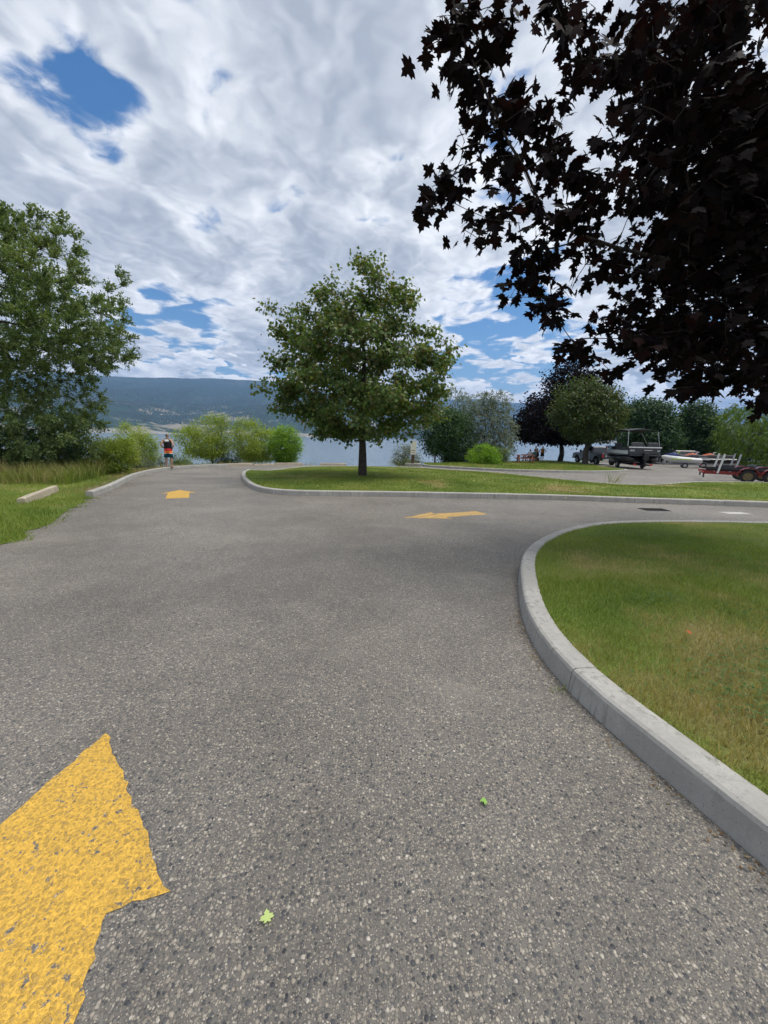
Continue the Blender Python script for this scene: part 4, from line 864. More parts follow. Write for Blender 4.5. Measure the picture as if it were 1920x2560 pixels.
    for i in pick:
        a = Vector(ax[i]).normalized(); x = a.cross(Vector(nr[i])).normalized(); n_ = x.cross(a); s_ = sz[i]
        if me is None:
            o = mesh_np('leaf', MAPLE2[0], MAPLE2[1], L_CRIMSON_OBJ, root); me = o.data
        else: o = link(bpy.data.objects.new('leaf', me)); o.parent = root
        o.matrix_local = Matrix(((x.x*s_, a.x*s_, n_.x*s_, pos[i][0]-base[0]), (x.y*s_, a.y*s_, n_.y*s_, pos[i][1]-base[1]), (x.z*s_, a.z*s_, n_.z*s_, pos[i][2]-base[2]), (0, 0, 0, 1)))
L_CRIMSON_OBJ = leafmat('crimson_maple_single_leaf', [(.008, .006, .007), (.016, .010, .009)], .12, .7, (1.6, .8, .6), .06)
near_maple()

# ------------------------------------------------------------------ people
def body(root, caps, ells, mat, vox=.011, name='body'):
    b = MB()
    for p0, p1, r0, r1 in caps:
        p0 = Vector(p0); p1 = Vector(p1); b.tube([p0, p0.lerp(p1, .5), p1], [r0, (r0+r1)/2, r1], 10); b.ell(p0, (r0,)*3, 10, 6); b.ell(p1, (r1,)*3, 10, 6)
    for c, r in ells: b.ell(c, r, 14, 10)
    o = b.build(name, mat, root, smooth=True); m = o.modifiers.new('r', 'REMESH'); m.mode = 'VOXEL'; m.voxel_size = vox; m.use_smooth_shade = True
    s = o.modifiers.new('s', 'SMOOTH'); s.factor = .5; s.iterations = 3; return o
def rings(rows, n=16, dy=0.):
    return [[(cx+rx*math.cos(2*math.pi*i/n), cy+ry*math.sin(2*math.pi*i/n), z) for i in range(n)] for z, rx, ry, cx, cy in rows]
def garment(name, parts, mat, root, smooth=True):
    b = MB()
    for rows in parts: b.loft(rings(rows), caps=False)
    o = b.build(name, mat, root, smooth=smooth); s = o.modifiers.new('t', 'SOLIDIFY'); s.thickness = .008; s.offset = 1.; return o
def hand(p, d, side, curl=.4, r=.009):
    """palm at p, fingers along d, thumb to the side given"""
    p = Vector(p); d = Vector(d).normalized(); sd = Vector(side).normalized(); n = d.cross(sd); out = [(p, p+d*.08, .026, .024), (p+sd*.02, p+d*.08+sd*.022, .018, .018), (p-sd*.02, p+d*.08-sd*.022, .018, .018)]
    for k, (o_, L) in enumerate(((.030, .070), (.011, .080), (-.010, .075), (-.030, .058))):
        a = p+d*.085+sd*o_; m = a+d*L*.55-n*curl*.02; e = m+d*L*.4-n*curl*.04; out += [(a, m, r, r), (m, e, r, r*.85)]
    a = p+d*.02+sd*.03; m = a+sd*.035+d*.03; out += [(a, m, r*1.2, r*1.1), (m, m+d*.035+sd*.008, r*1.1, r)]; return out
SKIN = plain('skin', (.48, .27, .19), .55, var=.08); SKIN_T = plain('tanned_skin', (.36, .19, .125), .55, var=.1)
HAIR = plain('grey_hair', (.22, .19, .17), .8, var=.3, scale=60); HAIR_B = plain('brown_hair', (.06, .035, .022), .7, var=.3, scale=60); HAIR_D = plain('dark_hair', (.02, .016, .014), .7, var=.3, scale=60)
def head(b_caps, b_ells, c, s=1.):
    c = Vector(c); b_ells += [((c.x, c.y, c.z), (.076*s, .094*s, .112*s)), ((c.x, c.y+.082*s, c.z-.02*s), (.016*s, .026*s, .026*s)), ((c.x, c.y+.03*s, c.z-.075*s), (.05*s, .055*s, .04*s)),
                              ((c.x-.078*s, c.y-.005, c.z-.01), (.012*s, .025*s, .034*s)), ((c.x+.078*s, c.y-.005, c.z-.01), (.012*s, .025*s, .034*s)), ((c.x, c.y+.07*s, c.z-.06*s), (.026*s, .02*s, .010*s))]
def face(root, c, s=1.):
    c = Vector(c); e = plain('eye', (.03, .025, .02), .3)
    for sx in (-1, 1): MB().ell((c.x+sx*.030*s, c.y+.086*s, c.z+.005*s), (.012*s, .008*s, .008*s), 8, 6).build('eye', e, root, smooth=True)
    MB().ell((c.x, c.y+.090*s, c.z-.060*s), (.024*s, .006*s, .005*s), 8, 6).build('mouth', plain('lip', (.30, .12, .10), .5), root, smooth=True)
def hair(root, c, mat, s=1., back=0.):
    c = Vector(c); b = MB().ell((c.x, c.y-.014*s, c.z+.028*s), (.083*s, .096*s, .096*s), 14, 10)
    if back: b.ell((c.x, c.y-.07*s, c.z-back*.45), (.07*s, .045*s, back*.6), 12, 8)
    return b.build('hair', mat, root, smooth=True)
def man_on_kerb():
    k = int(np.argmin(np.hypot(lkp[:, 0]+11.45, lkp[:, 1]-20.6))); p = lkp[k]; t = lkp[k+1]-lkp[k-1]; t /= np.linalg.norm(t); n = np.array([-t[1], t[0]]); c = p+n*.09
    root = empty('person', (c[0], c[1], G(c[1])+KH), R(14), 'person in black vest and striped board shorts, hands on hips, looking over the lake', 'person')
    caps = []; ells = []
    for sx in (-1, 1):
        caps += [((sx*.095, 0, .86), (sx*.115, .01, .48), .088, .058), ((sx*.115, .01, .48), (sx*.118, -.03, .34), .057, .060), ((sx*.118, -.03, .34), (sx*.12, -.02, .08), .058, .036), ((sx*.12, -.045, .03), (sx*.14, .15, .022), .036, .028)]
        for q in range(5): caps.append(((sx*(.11+.018*q), .14, .018), (sx*(.112+.019*q), .185-.008*q, .014), .012, .010))
        sh = (sx*.185, -.005, 1.39); el = (sx*.295, -.12, 1.14); wr = (sx*.205, .03, .985)
        caps += [(sh, el, .056, .042), (el, wr, .043, .029), ((sx*.10, 0, 1.41), sh, .06, .058)]
        caps += hand(wr, (-sx*.35, .75, -.35), (0, .3, .9), .6)
    caps += [((0, -.01, 1.42), (0, .015, 1.53), .058, .054), ((0, 0, 1.05), (0, 0, 1.33), .115, .115), ((-.06, 0, .92), (.06, 0, .92), .12, .12)]
    ells += [((0, 0, 1.28), (.17, .10, .20)), ((0, .02, 1.06), (.155, .125, .16)), ((0, -.005, .92), (.165, .125, .13))]
    hc = (0, .03, 1.625); head(caps, ells, hc); body(root, caps, ells, SKIN, .009)
    face(root, hc); hair(root, hc, HAIR)
    v = garment('vest', [[(.97, .182, .148, 0, .005), (1.05, .180, .150, 0, .01), (1.18, .186, .142, 0, 0), (1.28, .188, .136, 0, -.006), (1.36, .16, .128, 0, -.008), (1.43, .115, .10, 0, -.008), (1.475, .085, .082, 0, -.004)]], plain('black_cloth', (.010, .010, .012), .8), root)
    MB().loft([[(-.105, -.152+.012, 1.31), (.105, -.152+.012, 1.31), (.105, -.160+.012, 1.31), (-.105, -.160+.012, 1.31)], [(-.10, -.145, 1.37), (.10, -.145, 1.37), (.10, -.153, 1.37), (-.10, -.153, 1.37)], [(-.085, -.110, 1.435), (.085, -.110, 1.435), (.085, -.118, 1.435), (-.085, -.118, 1.435)]]).build('back_panel', plain('white_cloth', (.78, .78, .78), .8), v)
    m, w, out = newmat('striped_shorts'); z = w.xyz(w.node('ShaderNodeTexCoord').outputs['Object'])[2]
    n_ = w.node('ShaderNodeValToRGB'); n_.color_ramp.interpolation = 'CONSTANT'; e = n_.color_ramp.elements
    for i, (p_, c_) in enumerate([(0., (.012, .085, .13)), (.40, (.80, .78, .72)), (.455, (.80, .20, .04)), (.70, (.62, .035, .045))]):
        if i > 1: e.new(p_)
        e[i].position = p_; e[i].color = (*c_, 1)
    w.l.new(w.lin(z, .50, .99), n_.inputs[0]); w.l.new(pbsdf(w, n_.outputs[0], .8, spec=.2), out.inputs[0])
    garment('shorts', [[(.50, .098, .115, -.108, 0), (.66, .105, .125, -.098, 0), (.84, .11, .13, -.078, 0)], [(.50, .098, .115, .108, 0), (.66, .105, .125, .098, 0), (.84, .11, .13, .078, 0)], [(.70, .198, .132, 0, 0), (.78, .192, .142, 0, 0), (.88, .186, .146, 0, 0), (.985, .176, .142, 0, .004)]], m, root)
    for sx in (-1, 1): MB().box((sx*.13, .05, .008), (.09, .25, .016), -sx*.1).build('sandal', plain('dark_sole', (.05, .03, .03), .8), root, bevel=.006)
man_on_kerb()

def standing(loc, rz, label, top, bottom, skin=SKIN, hairm=HAIR_B, hips=False, cap=None, shirt_rows=None, longhair=0., short_to=.55, s=1.):
    root = empty('person', loc, rz, label, 'person', 'people by the lakeside picnic tables'); root.scale = (s, s, s); caps = []; ells = []
    for sx in (-1, 1):
        caps += [((sx*.09, 0, .85), (sx*.10, .01, .47), .082, .055), ((sx*.10, .01, .47), (sx*.10, -.03, .33), .054, .056), ((sx*.10, -.03, .33), (sx*.10, -.02, .08), .054, .035), ((sx*.10, -.04, .03), (sx*.115, .14, .024), .036, .03)]
        sh = (sx*.17, 0, 1.36)
        if hips: el = (sx*.40, -.09, 1.14); wr = (sx*.20, .03, .99); hd = (-sx*.3, .7, -.4)
        else: el = (sx*.21, .02, 1.10); wr = (sx*.19, .24, 1.02); hd = (-sx*.2, .9, .1)
        caps += [(sh, el, .050, .038), (el, wr, .038, .027), ((sx*.09, 0, 1.38), sh, .055, .053)]+hand(wr, hd, (0, .2, 1), .5, .011)
    caps += [((0, -.01, 1.39), (0, .012, 1.49), .052, .05), ((-.05, 0, .90), (.05, 0, .90), .115, .115)]; ells += [((0, -.005, 1.24), (.16, .105, .20)), ((0, .01, 1.03), (.14, .11, .15)), ((0, 0, .90), (.16, .12, .12))]
    hc = (0, .025, 1.585); head(caps, ells, hc); body(root, caps, ells, skin, .014); face(root, hc); hair(root, hc, hairm, back=longhair)
    garment('top', [[(.93, .172, .135, 0, 0), (1.05, .165, .132, 0, .005), (1.22, .178, .125, 0, 0), (1.34, .16, .115, 0, 0), (1.42, .09, .085, 0, 0)]] + (shirt_rows or []), top, root)
    garment('shorts', [[(short_to, .10, .115, -.10, 0), (.82, .11, .13, -.085, 0)], [(short_to, .10, .115, .10, 0), (.82, .11, .13, .085, 0)], [(.78, .182, .136, 0, 0), (.95, .168, .13, 0, 0)]], bottom, root)
    if cap:
        h = MB().ell((0, .01, 1.64), (.092, .104, .075), 14, 8); h.box((0, .125, 1.635), (.12, .11, .012)); h.build('cap', cap, root, smooth=False)
    return root
def seated(loc, rz, label, top, bottom, skin=SKIN, hairm=HAIR_B, longhair=0., s=1.):
    """seat at z = .45"""
    root = empty('person', loc, rz, label, 'person', 'people by the lakeside picnic tables'); root.scale = (s, s, s); caps = []; ells = []
    for sx in (-1, 1):
        caps += [((sx*.09, .02, .54), (sx*.12, .42, .52), .085, .056), ((sx*.12, .42, .52), (sx*.12, .40, .30), .054, .052), ((sx*.12, .40, .30), (sx*.12, .38, .07), .05, .035), ((sx*.12, .35, .03), (sx*.13, .53, .024), .036, .03)]
        sh = (sx*.17, .06, 1.00); el = (sx*.24, .20, .78); wr = (sx*.12, .40, .80); caps += [(sh, el, .05, .038), (el, wr, .038, .027), ((sx*.09, .05, 1.02), sh, .055, .053)]+hand(wr, (-sx*.2, .9, .1), (0, .1, 1), .5, .011)
    caps += [((0, .05, 1.03), (0, .08, 1.13), .052, .05)]; ells += [((0, .03, .88), (.16, .11, .20)), ((0, .0, .68), (.15, .12, .16)), ((0, .0, .56), (.17, .14, .11))]
    hc = (0, .10, 1.225); head(caps, ells, hc); body(root, caps, ells, skin, .014); face(root, hc); hair(root, hc, hairm, back=longhair)
    garment('top', [[(.54, .178, .148, 0, .0), (.70, .168, .138, 0, 0), (.87, .176, .128, 0, .03), (.98, .16, .12, 0, .045), (1.06, .09, .09, 0, .05)]], top, root)
    g = MB()
    for sx in (-1, 1): g.tube([(sx*.09, -.02, .55), (sx*.105, .2, .535), (sx*.115, .34, .525)], [.108, .10, .085], 10, False)
    g.build('shorts', bottom, root, smooth=True); return root
CL = lambda n, c: plain(n, c, .85, var=.08)

# ------------------------------------------------------------------ picnic tables
REDWOOD = plain('red_stained_wood', (.20, .062, .034), .7, var=.25, scale=9, bumpd=.002)
def picnic(loc, rz, label):
    root = empty('picnic_table', loc, rz, label, 'picnic table', 'picnic tables on the lakeside lawn')
    for i in range(5): MB().box((0, -.30+i*.15, .735), (1.85, .138, .04)).build('top_plank', REDWOOD, root, bevel=.004)
    for sy in (-1, 1):
        for j in range(2): MB().box((0, sy*(.62+j*.145), .43), (1.85, .135, .04)).build('seat_plank', REDWOOD, root, bevel=.004)
    for sx in (-1, 1):
        MB().box((sx*.66, 0, .70), (.045, .72, .09)).build('cleat', REDWOOD, root); MB().box((sx*.70, 0, .385), (.045, 1.52, .09)).build('seat_beam', REDWOOD, root)
        for sy in (-1, 1): MB().box((sx*.60, sy*.42, .36), (.10, .14, .80), rx=sy*.42).build('leg', REDWOOD, root)
    return root
ta = at(1312, 1150, 37.2); picnic((ta.x, 37.2, float(lz2(np.array([ta.x]), np.array([37.2]))[0])), R(-8), 'red-stained empty picnic table in front of the group')
tb = at(1325, 1145, 43.4); tbz = float(lz2(np.array([tb.x]), np.array([43.4]))[0])
picnic((tb.x, 43.4, tbz), R(-4), 'red-stained picnic table where people sit by the lake')
def pp(u, Y): q = at(u, 1150, Y); return (q.x, Y, float(lz2(np.array([q.x]), np.array([Y]))[0]))
seat = lambda dx, sy: (tb.x+dx, 43.4+sy*.69, tbz)
seated(seat(-.25, -1), R(4), 'seated person in a pale grey shirt with dark hair at the table', CL('pale_shirt', (.42, .44, .46)), CL('dark_denim', (.03, .04, .06)), hairm=HAIR_D, longhair=.10)
seated(seat(.22, -1), R(-6), 'seated person in a teal shirt at the lakeside table', CL('teal_shirt', (.03, .13, .14)), CL('dark_denim', (.03, .04, .06)), hairm=HAIR_D)
q = pp(1343, 43.0); seated((q[0], q[1], q[2]), R(60), 'seated person in dark clothes between the two standing people', CL('charcoal_top', (.015, .013, .018)), CL('black_trousers', (.012, .012, .014)), hairm=HAIR_B, longhair=.12, s=1.05)
MB().box((q[0], q[1], q[2]+.215), (.42, .42, .43), R(60)).build('cooler_box', plain('dark_plastic', (.03, .03, .035), .5), bevel=.02)
tag(bpy.data.objects['cooler_box'], 'dark cool box used as a seat beside the picnic table', 'cool box')
standing(pp(1337, 45.2), R(-150), 'standing person in a white shirt, pale shorts and a cap', CL('white_shirt', (.72, .72, .76)), CL('pale_shorts', (.55, .58, .60)), cap=CL('white_cap', (.7, .68, .68)), hairm=HAIR_D)
standing(pp(1354.5, 45.0), R(160), 'standing person in an orange top and dark shorts, hands on hips', CL('orange_top', (.50, .20, .04)), CL('black_shorts', (.015, .015, .018)), skin=SKIN_T, hips=True, longhair=.18)

# ------------------------------------------------------------------ sign, wheel stops, blocks
sp_ = gp(1032, 1164.5, 0); sg = empty('sign_post', (sp_.x, sp_.y, G(sp_.y)-.02), R(3), 'cream notice sign on a thick brown post with a concrete foot', 'sign')
MB().box((0, 0, .10), (1.25, .5, .24)).build('concrete_foot', CONC, sg, bevel=.02)
MB().box((0, .04, 1.05), (.21, .19, 1.75)).build('post', plain('brown_timber', (.085, .045, .03), .8, var=.25, scale=7, bumpd=.003), sg, bevel=.01)
pn = MB().box((0, -.075, 1.43), (.44, .02, 1.06)).build('panel', plain('cream_panel', (.66, .64, .52), .5, var=.05), sg, bevel=.004)
ink = plain('dark_ink', (.03, .03, .03), .6)
MB().box((-.02, -.087, 1.22), (.24, .004, .045)).build('line_of_print', ink, pn)
MB().box((0, -.087, 1.08), (.28, .004, .012)).build('line_of_print', ink, pn)
MB().box((0, -.087, 1.04), (.26, .004, .012)).build('line_of_print', ink, pn)
TAN_CONC = mat_concrete('tan_concrete', (.40, .345, .265))
def block(name, a, b, w_, h, label, mat, group=None, taper=.03, z0=0.):
    a = Vector(a); b = Vector(b); L = (b-a).length; c = (a+b)/2; d = b-a; n = 9; prof = [(-w_/2, 0), (-w_/2+taper, h*.92), (-w_/2+taper*2, h), (w_/2-taper*2, h), (w_/2-taper, h*.92), (w_/2, 0)]; rg = []
    for i in range(n):
        t = i/(n-1); e = 0 if 0 < i < n-1 else .015; rg.append([(-L/2+L*t, y*(1-e*3)+random.uniform(-.004, .004), z*(1-e*2)+random.uniform(-.005, .003)) for y, z in prof])
    o = MB().loft(rg).build(name, mat, None, (c.x, c.y, G(c.y)+z0), bevel=.012); o.rotation_euler = (0, math.atan(SL*d.y/L)*0, math.atan2(d.y, d.x)); return tag(o, label, 'wheel stop', group)
block('wheel_stop', (-8.02, 8.35), (-9.05, 10.45), .20, .17, 'weathered tan concrete wheel stop lying on the grass verge', TAN_CONC, z0=.05)
WS = 'low concrete blocks at the lake end of the drive'
block('wheel_stop', P2([(563, 1165.2)])[0], P2([(632, 1164.2)])[0], .2, .17, 'low concrete block butting the end of the kerb by the man', TAN_CONC, WS)
block('wheel_stop', P2([(634, 1163.6)])[0], P2([(686, 1162.8)])[0], .2, .11, 'half-sunk concrete block between two taller blocks', TAN_CONC, WS)
block('wheel_stop', P2([(688, 1162.8)])[0], P2([(757, 1162.8)])[0], .2, .17, 'low concrete block before the vivid green shore tree', TAN_CONC, WS)
block('wheel_stop', (-4.75, 28.35), (-2.9, 28.75), .2, .17, 'low concrete block at the water before open lake', TAN_CONC, WS)

# ------------------------------------------------------------------ vehicles (local +x is forward)
RUBBER = plain('tyre_rubber', (.018, .018, .018), .85); RIM = plain('alloy_rim', (.42, .42, .43), .35, .9); GLASS = plain('dark_glass', (.012, .016, .020), .06, var=.05, coat=.5)
CHROME = plain('chrome', (.62, .62, .63), .15, 1.); REDLAMP = plain('red_lamp', (.55, .015, .012), .25, var=.05, coat=.4); BLACKP = plain('black_plastic', (.02, .02, .022), .55); STEEL = plain('galvanised_steel', (.36, .37, .38), .45, .8, var=.2)
def wheel(root, c, r, w_, rim=RIM, spokes=6, name='wheel'):
    t = MB(); prof = [(r*.62, -w_/2), (r*.9, -w_/2), (r, -w_*.36), (r, w_*.36), (r*.9, w_/2), (r*.62, w_/2)]
    n = 24; k = len(prof)
    for i in range(n):
        a = 2*math.pi*i/n; t.v += [(c[0]+p*math.cos(a), c[1]+y, c[2]+p*math.sin(a)) for p, y in prof]
    for i in range(n):
        for j in range(k):
            t.f.append((i*k+j, ((i+1) % n)*k+j, ((i+1) % n)*k+(j+1) % k, i*k+(j+1) % k))
    o = t.build(name, RUBBER, root, smooth=False)
    b = MB().cyl(c, r*.63, w_*.5, 'Y', 20)
    for sy in (-1, 1):
        b.cyl((c[0], c[1]+sy*w_*.36, c[2]), r*.16, w_*.2, 'Y', 10)
        for i in range(spokes): a = 2*math.pi*i/spokes; b.tube([(c[0]+r*.1*math.cos(a), c[1]+sy*w_*.36, c[2]+r*.1*math.sin(a)), (c[0]+r*.62*math.cos(a), c[1]+sy*w_*.33, c[2]+r*.62*math.sin(a))], r*.08, 5)
    b.build('rim', rim, o); return o
def arc(cx, cz, r, a0, a1, n=9): return [(cx+r*math.cos(a0+(a1-a0)*i/(n-1)), cz+r*math.sin(a0+(a1-a0)*i/(n-1))) for i in range(n)]
def pickup(loc, rz, label, paint):
    root = empty('pickup_truck', loc, rz, label, 'truck')
    prof = [(-3.08, .58), (-3.12, 1.26), (-1.05, 1.28), (1.32, 1.28), (2.65, 1.22), (3.02, 1.12), (3.12, .95), (3.12, .52)] + arc(2.02, .44, .52, .1, math.pi-.1) + [(1.4, .42), (-1.32, .42)] + arc(-1.95, .44, .52, .1, math.pi-.1) + [(-2.6, .52)]
    MB().prism(prof, -.98, .98).build('body', paint, root, bevel=.05)
    def rect(x0, x1, w_, z): return [(x0, -w_, z), (x1, -w_, z), (x1, w_, z), (x0, w_, z)]
    MB().loft([rect(-1.0, 1.45, .93, 1.26), rect(-.85, .72, .76, 1.90), rect(-.75, .60, .70, 1.95)]).build('cab', paint, root, bevel=.04)
    for sy in (-1, 1):
        def wp(x, z): t = (z-1.26)/.64; return (x, sy*(.93-.17*t+.008), z)
        for x0, x1, xt0, xt1 in ((.27, 1.16, .27, .66), (-.78, .17, -.70, .17)):
            a = [wp(x0, 1.33), wp(x1, 1.33), wp(xt1, 1.82), wp(xt0, 1.82)]; b2 = [(x, y+sy*.012, z) for x, y, z in a]; MB().loft([a, b2]).build('window', GLASS, root)
        for x in (.22, -.93): MB().box((x, sy*.985, .88), (.012, .008, .72)).build('door_seam', BLACKP, root)
        for x in (.42, -.62): MB().box((x, sy*.992, 1.12), (.20, .02, .035)).build('door_handle', CHROME, root, bevel=.006)
        mr = MB().box((1.05, sy*1.12, 1.42), (.10, .20, .30)).build('mirror', BLACKP, root, bevel=.03); MB().box((1.07, sy*1.0, 1.36), (.05, .16, .05)).build('mirror_arm', BLACKP, mr)
        MB().box((-3.10, sy*.91, 1.02), (.06, .15, .40)).build('tail_light', REDLAMP, root, bevel=.015)
        MB().box((3.06, sy*.80, .98), (.14, .32, .22)).build('headlight', plain('lamp_lens', (.7, .7, .68), .15), root, bevel=.02)
        MB().box((.02, sy*.96, .40), (2.5, .16, .05)).build('running_board', BLACKP, root, bevel=.01)
        for x in (2.02, -1.95): wheel(root, (x, sy*.84, .40), .40, .27)
    a = [(-1.03, -.74, 1.36), (-1.03, .74, 1.36), (-.88, .66, 1.82), (-.88, -.66, 1.82)]; MB().loft([a, [(x-.03, y, z) for x, y, z in a]]).build('rear_window', GLASS, root)
    a = [(1.46, -.84, 1.33), (1.46, .84, 1.33), (.80, .70, 1.84), (.80, -.70, 1.84)]; MB().loft([a, [(x+.03, y, z+.01) for x, y, z in a]]).build('windscreen', GLASS, root)
    MB().box((-2.05, 0, 1.275), (2.0, 1.62, .03)).build('bed_cover', BLACKP, root)
    tg = MB().box((-3.125, 0, .95), (.04, 1.58, .56)).build('tailgate', paint, root, bevel=.015); MB().box((-3.15, 0, 1.0), (.02, 1.3, .16)).build('trim', CHROME, tg, bevel=.006)
    bp = MB().box((-3.22, 0, .60), (.22, 1.9, .20)).build('rear_bumper', CHROME, root, bevel=.03); MB().box((-3.34, 0, .62), (.01, .32, .13)).build('number_plate', plain('plate_white', (.7, .7, .7), .5), bp)
    MB().box((3.16, 0, .60), (.18, 1.94, .22)).build('front_bumper', CHROME, root, bevel=.03); MB().box((3.12, 0, .95), (.06, 1.2, .30)).build('grille', BLACKP, root, bevel=.02)
    return root
GREY_PAINT = plain('grey_car_paint', (.04, .046, .046), .30, .3, var=.05, coat=.6); BLACK_PAINT = plain('black_car_paint', (.012, .012, .014), .25, .2, var=.05, coat=.6)
pickup((23.6, 43.8, G(43.8)), R(91), 'dark grey crew-cab pickup towing the pontoon boat', GREY_PAINT)
def suv(loc, rz, label, paint):
    root = empty('parked_car', loc, rz, label, 'car')
    prof = [(-2.38, .50), (-2.42, 1.05), (1.05, 1.10), (2.15, .98), (2.38, .80), (2.38, .42)] + arc(1.45, .38, .42, .1, math.pi-.1) + [(.95, .34), (-.95, .34)] + arc(-1.42, .38, .42, .1, math.pi-.1) + [(-1.95, .42)]
    MB().prism(prof, -.93, .93).build('body', paint, root, bevel=.05)
    def rect(x0, x1, w_, z): return [(x0, -w_, z), (x1, -w_, z), (x1, w_, z), (x0, w_, z)]
    MB().loft([rect(-2.36, 1.15, .88, 1.06), rect(-2.1, .35, .70, 1.68), rect(-2.0, .2, .64, 1.73)]).build('cabin', paint, root, bevel=.04)
    for sy in (-1, 1):
        def wp(x, z): t = (z-1.06)/.62; return (x, sy*(.88-.18*t+.008), z)
        for x0, x1, xt0, xt1 in ((.02, .85, .02, .30), (-.95, -.06, -.95, -.06), (-2.1, -1.05, -1.95, -1.05)):
            a = [wp(x0, 1.13), wp(x1, 1.13), wp(xt1, 1.60), wp(xt0, 1.60)]; MB().loft([a, [(x, y+sy*.012, z) for x, y, z in a]]).build('window', GLASS, root)
        MB().box((-2.40, sy*.78, .95), (.05, .2, .26)).build('tail_light', REDLAMP, root, bevel=.01); MB().box((2.33, sy*.70, .80), (.12, .34, .16)).build('headlight', plain('lamp_lens', (.7, .7, .68), .15), root, bevel=.02)
        MB().box((.78, sy*1.0, 1.14), (.1, .18, .14)).build('mirror', BLACKP, root, bevel=.02); MB().box((-.8, sy*.60, 1.75), (1.9, .04, .03)).build('roof_rail', BLACKP, root)
        for x in (1.45, -1.42): wheel(root, (x, sy*.82, .34), .34, .22)
    a = [(1.16, -.80, 1.12), (1.16, .80, 1.12), (.44, .64, 1.62), (.44, -.64, 1.62)]; MB().loft([a, [(x+.03, y, z+.01) for x, y, z in a]]).build('windscreen', GLASS, root)
    a = [(-2.38, -.78, 1.14), (-2.38, .78, 1.14), (-2.14, .62, 1.62), (-2.14, -.62, 1.62)]; MB().loft([a, [(x-.03, y, z) for x, y, z in a]]).build('rear_window', GLASS, root)
    return root
q = at(1682, 1155, 48.); suv((q.x, 48., G(48.)), R(172), 'black estate car parked behind the jet skis', BLACK_PAINT)

# --- pontoon boat and its trailer
BO = (22.3, 35.3, G(35.3)); BR = R(78)
bt = empty('boat_trailer', BO, BR, 'black bunk trailer under the pontoon boat', 'trailer')
TRB = plain('black_trailer_paint', (.015, .015, .016), .5, .3)
for sy in (-1, 1):
    MB().box((.6, sy*.55, .42), (6.4, .08, .12)).build('rail', TRB, bt); MB().box((.3, sy*.80, .56), (5.2, .12, .07)).build('bunk', BLACKP, bt)
    wheel(bt, (0, sy*1.02, .31), .31, .2)
    MB().prism(arc(0, .31, .40, .15, math.pi-.15)+arc(0, .31, .37, math.pi-.15, .15), sy*1.02-.12, sy*1.02+.12).build('fender', TRB, bt)
    MB().box((-2.65, sy*.62, .46), (.06, .22, .12)).build('tail_light', REDLAMP, bt)
for x in (-2.4, -.9, 0, 1.4, 3.): MB().box((x, 0, .40), (.08, 1.2 if x else 2.0, .08)).build('cross_member', TRB, bt)
MB().tube([(3.4, .5, .42), (4.5, 0, .46)], .05, 6).build('drawbar', TRB, bt); MB().tube([(3.4, -.5, .42), (4.5, 0, .46)], .05, 6).build('drawbar', TRB, bt); MB().box((4.6, 0, .5), (.3, .12, .12)).build('coupling', STEEL, bt)
pb = empty('pontoon_boat', (BO[0], BO[1], BO[2]+.60), BR, 'black and white pontoon boat with a red corner and a dark bimini canopy', 'boat')
BHULL = plain('black_gelcoat', (.012, .012, .014), .3, var=.05, coat=.4); WPANEL = plain('white_gelcoat', (.62, .63, .64), .4, var=.04); REDP = plain('red_gelcoat', (.55, .04, .025), .35, var=.05, coat=.3); DGREY = plain('dark_grey_vinyl', (.045, .048, .052), .6)
for sy in (-1, 1): MB().tube([(-2.6, sy*.86, .30), (-2.5, sy*.86, .30), (2.4, sy*.86, .30), (2.9, sy*.86, .36), (3.3, sy*.86, .52)], [.05, .31, .31, .24, .05], 16).build('pontoon', BHULL, pb, smooth=True)
MB().box((.25, 0, .64), (5.9, 2.5, .12)).build('deck', BHULL, pb, bevel=.02)
for sy in (-1, 1):
    MB().box((-1.05, sy*1.22, .86), (2.9, .05, .30)).build('lower_panel', WPANEL, pb, bevel=.01)
    MB().box((-1.05, sy*1.22, 1.16), (2.9, .045, .28)).build('upper_panel', DGREY, pb, bevel=.01)
    MB().box((1.55, sy*1.22, .86), (2.2, .05, .30)).build('lower_panel', WPANEL, pb, bevel=.01)
    MB().box((1.45, sy*1.22, 1.17), (2.0, .04, .28)).build('side_window', GLASS, pb)
    MB().box((2.86, sy*1.21, 1.0), (.38, .06, .62)).build('corner_panel', REDP, pb, bevel=.02)['label'] = 'red front corner panel'
    MB().tube([(-2.62, sy*1.22, 1.34), (3.05, sy*1.22, 1.34)], .022, 6).build('top_rail', CHROME if sy < 0 else TRB, pb)
MB().box((-2.64, 0, .98), (.06, 2.40, .50)).build('stern_panel', DGREY, pb, bevel=.012); MB().box((-2.66, 0, 1.28), (.10, 2.46, .09)).build('stern_rail', WPANEL, pb, bevel=.02)
MB().box((-2.685, -.25, 1.06), (.012, .62, .05)).build('name_strip', CHROME, pb); MB().box((-2.685, .95, 1.02), (.012, .36, .14)).build('stern_lamp', STEEL, pb); MB().box((-2.685, -1.02, 1.02), (.012, .22, .14)).build('stern_lamp', STEEL, pb)
MB().box((-2.75, 0, .62), (.34, 2.44, .08)).build('swim_platform', BLACKP, pb, bevel=.02)
eng = MB().box((-2.95, 0, .55), (.42, .40, .62)).box((-2.95, 0, .02), (.18, .12, .62)).build('outboard_engine', BHULL, pb, bevel=.05); MB().box((-3.0, 0, -.2), (.34, .05, .18)).build('skeg', BHULL, eng)
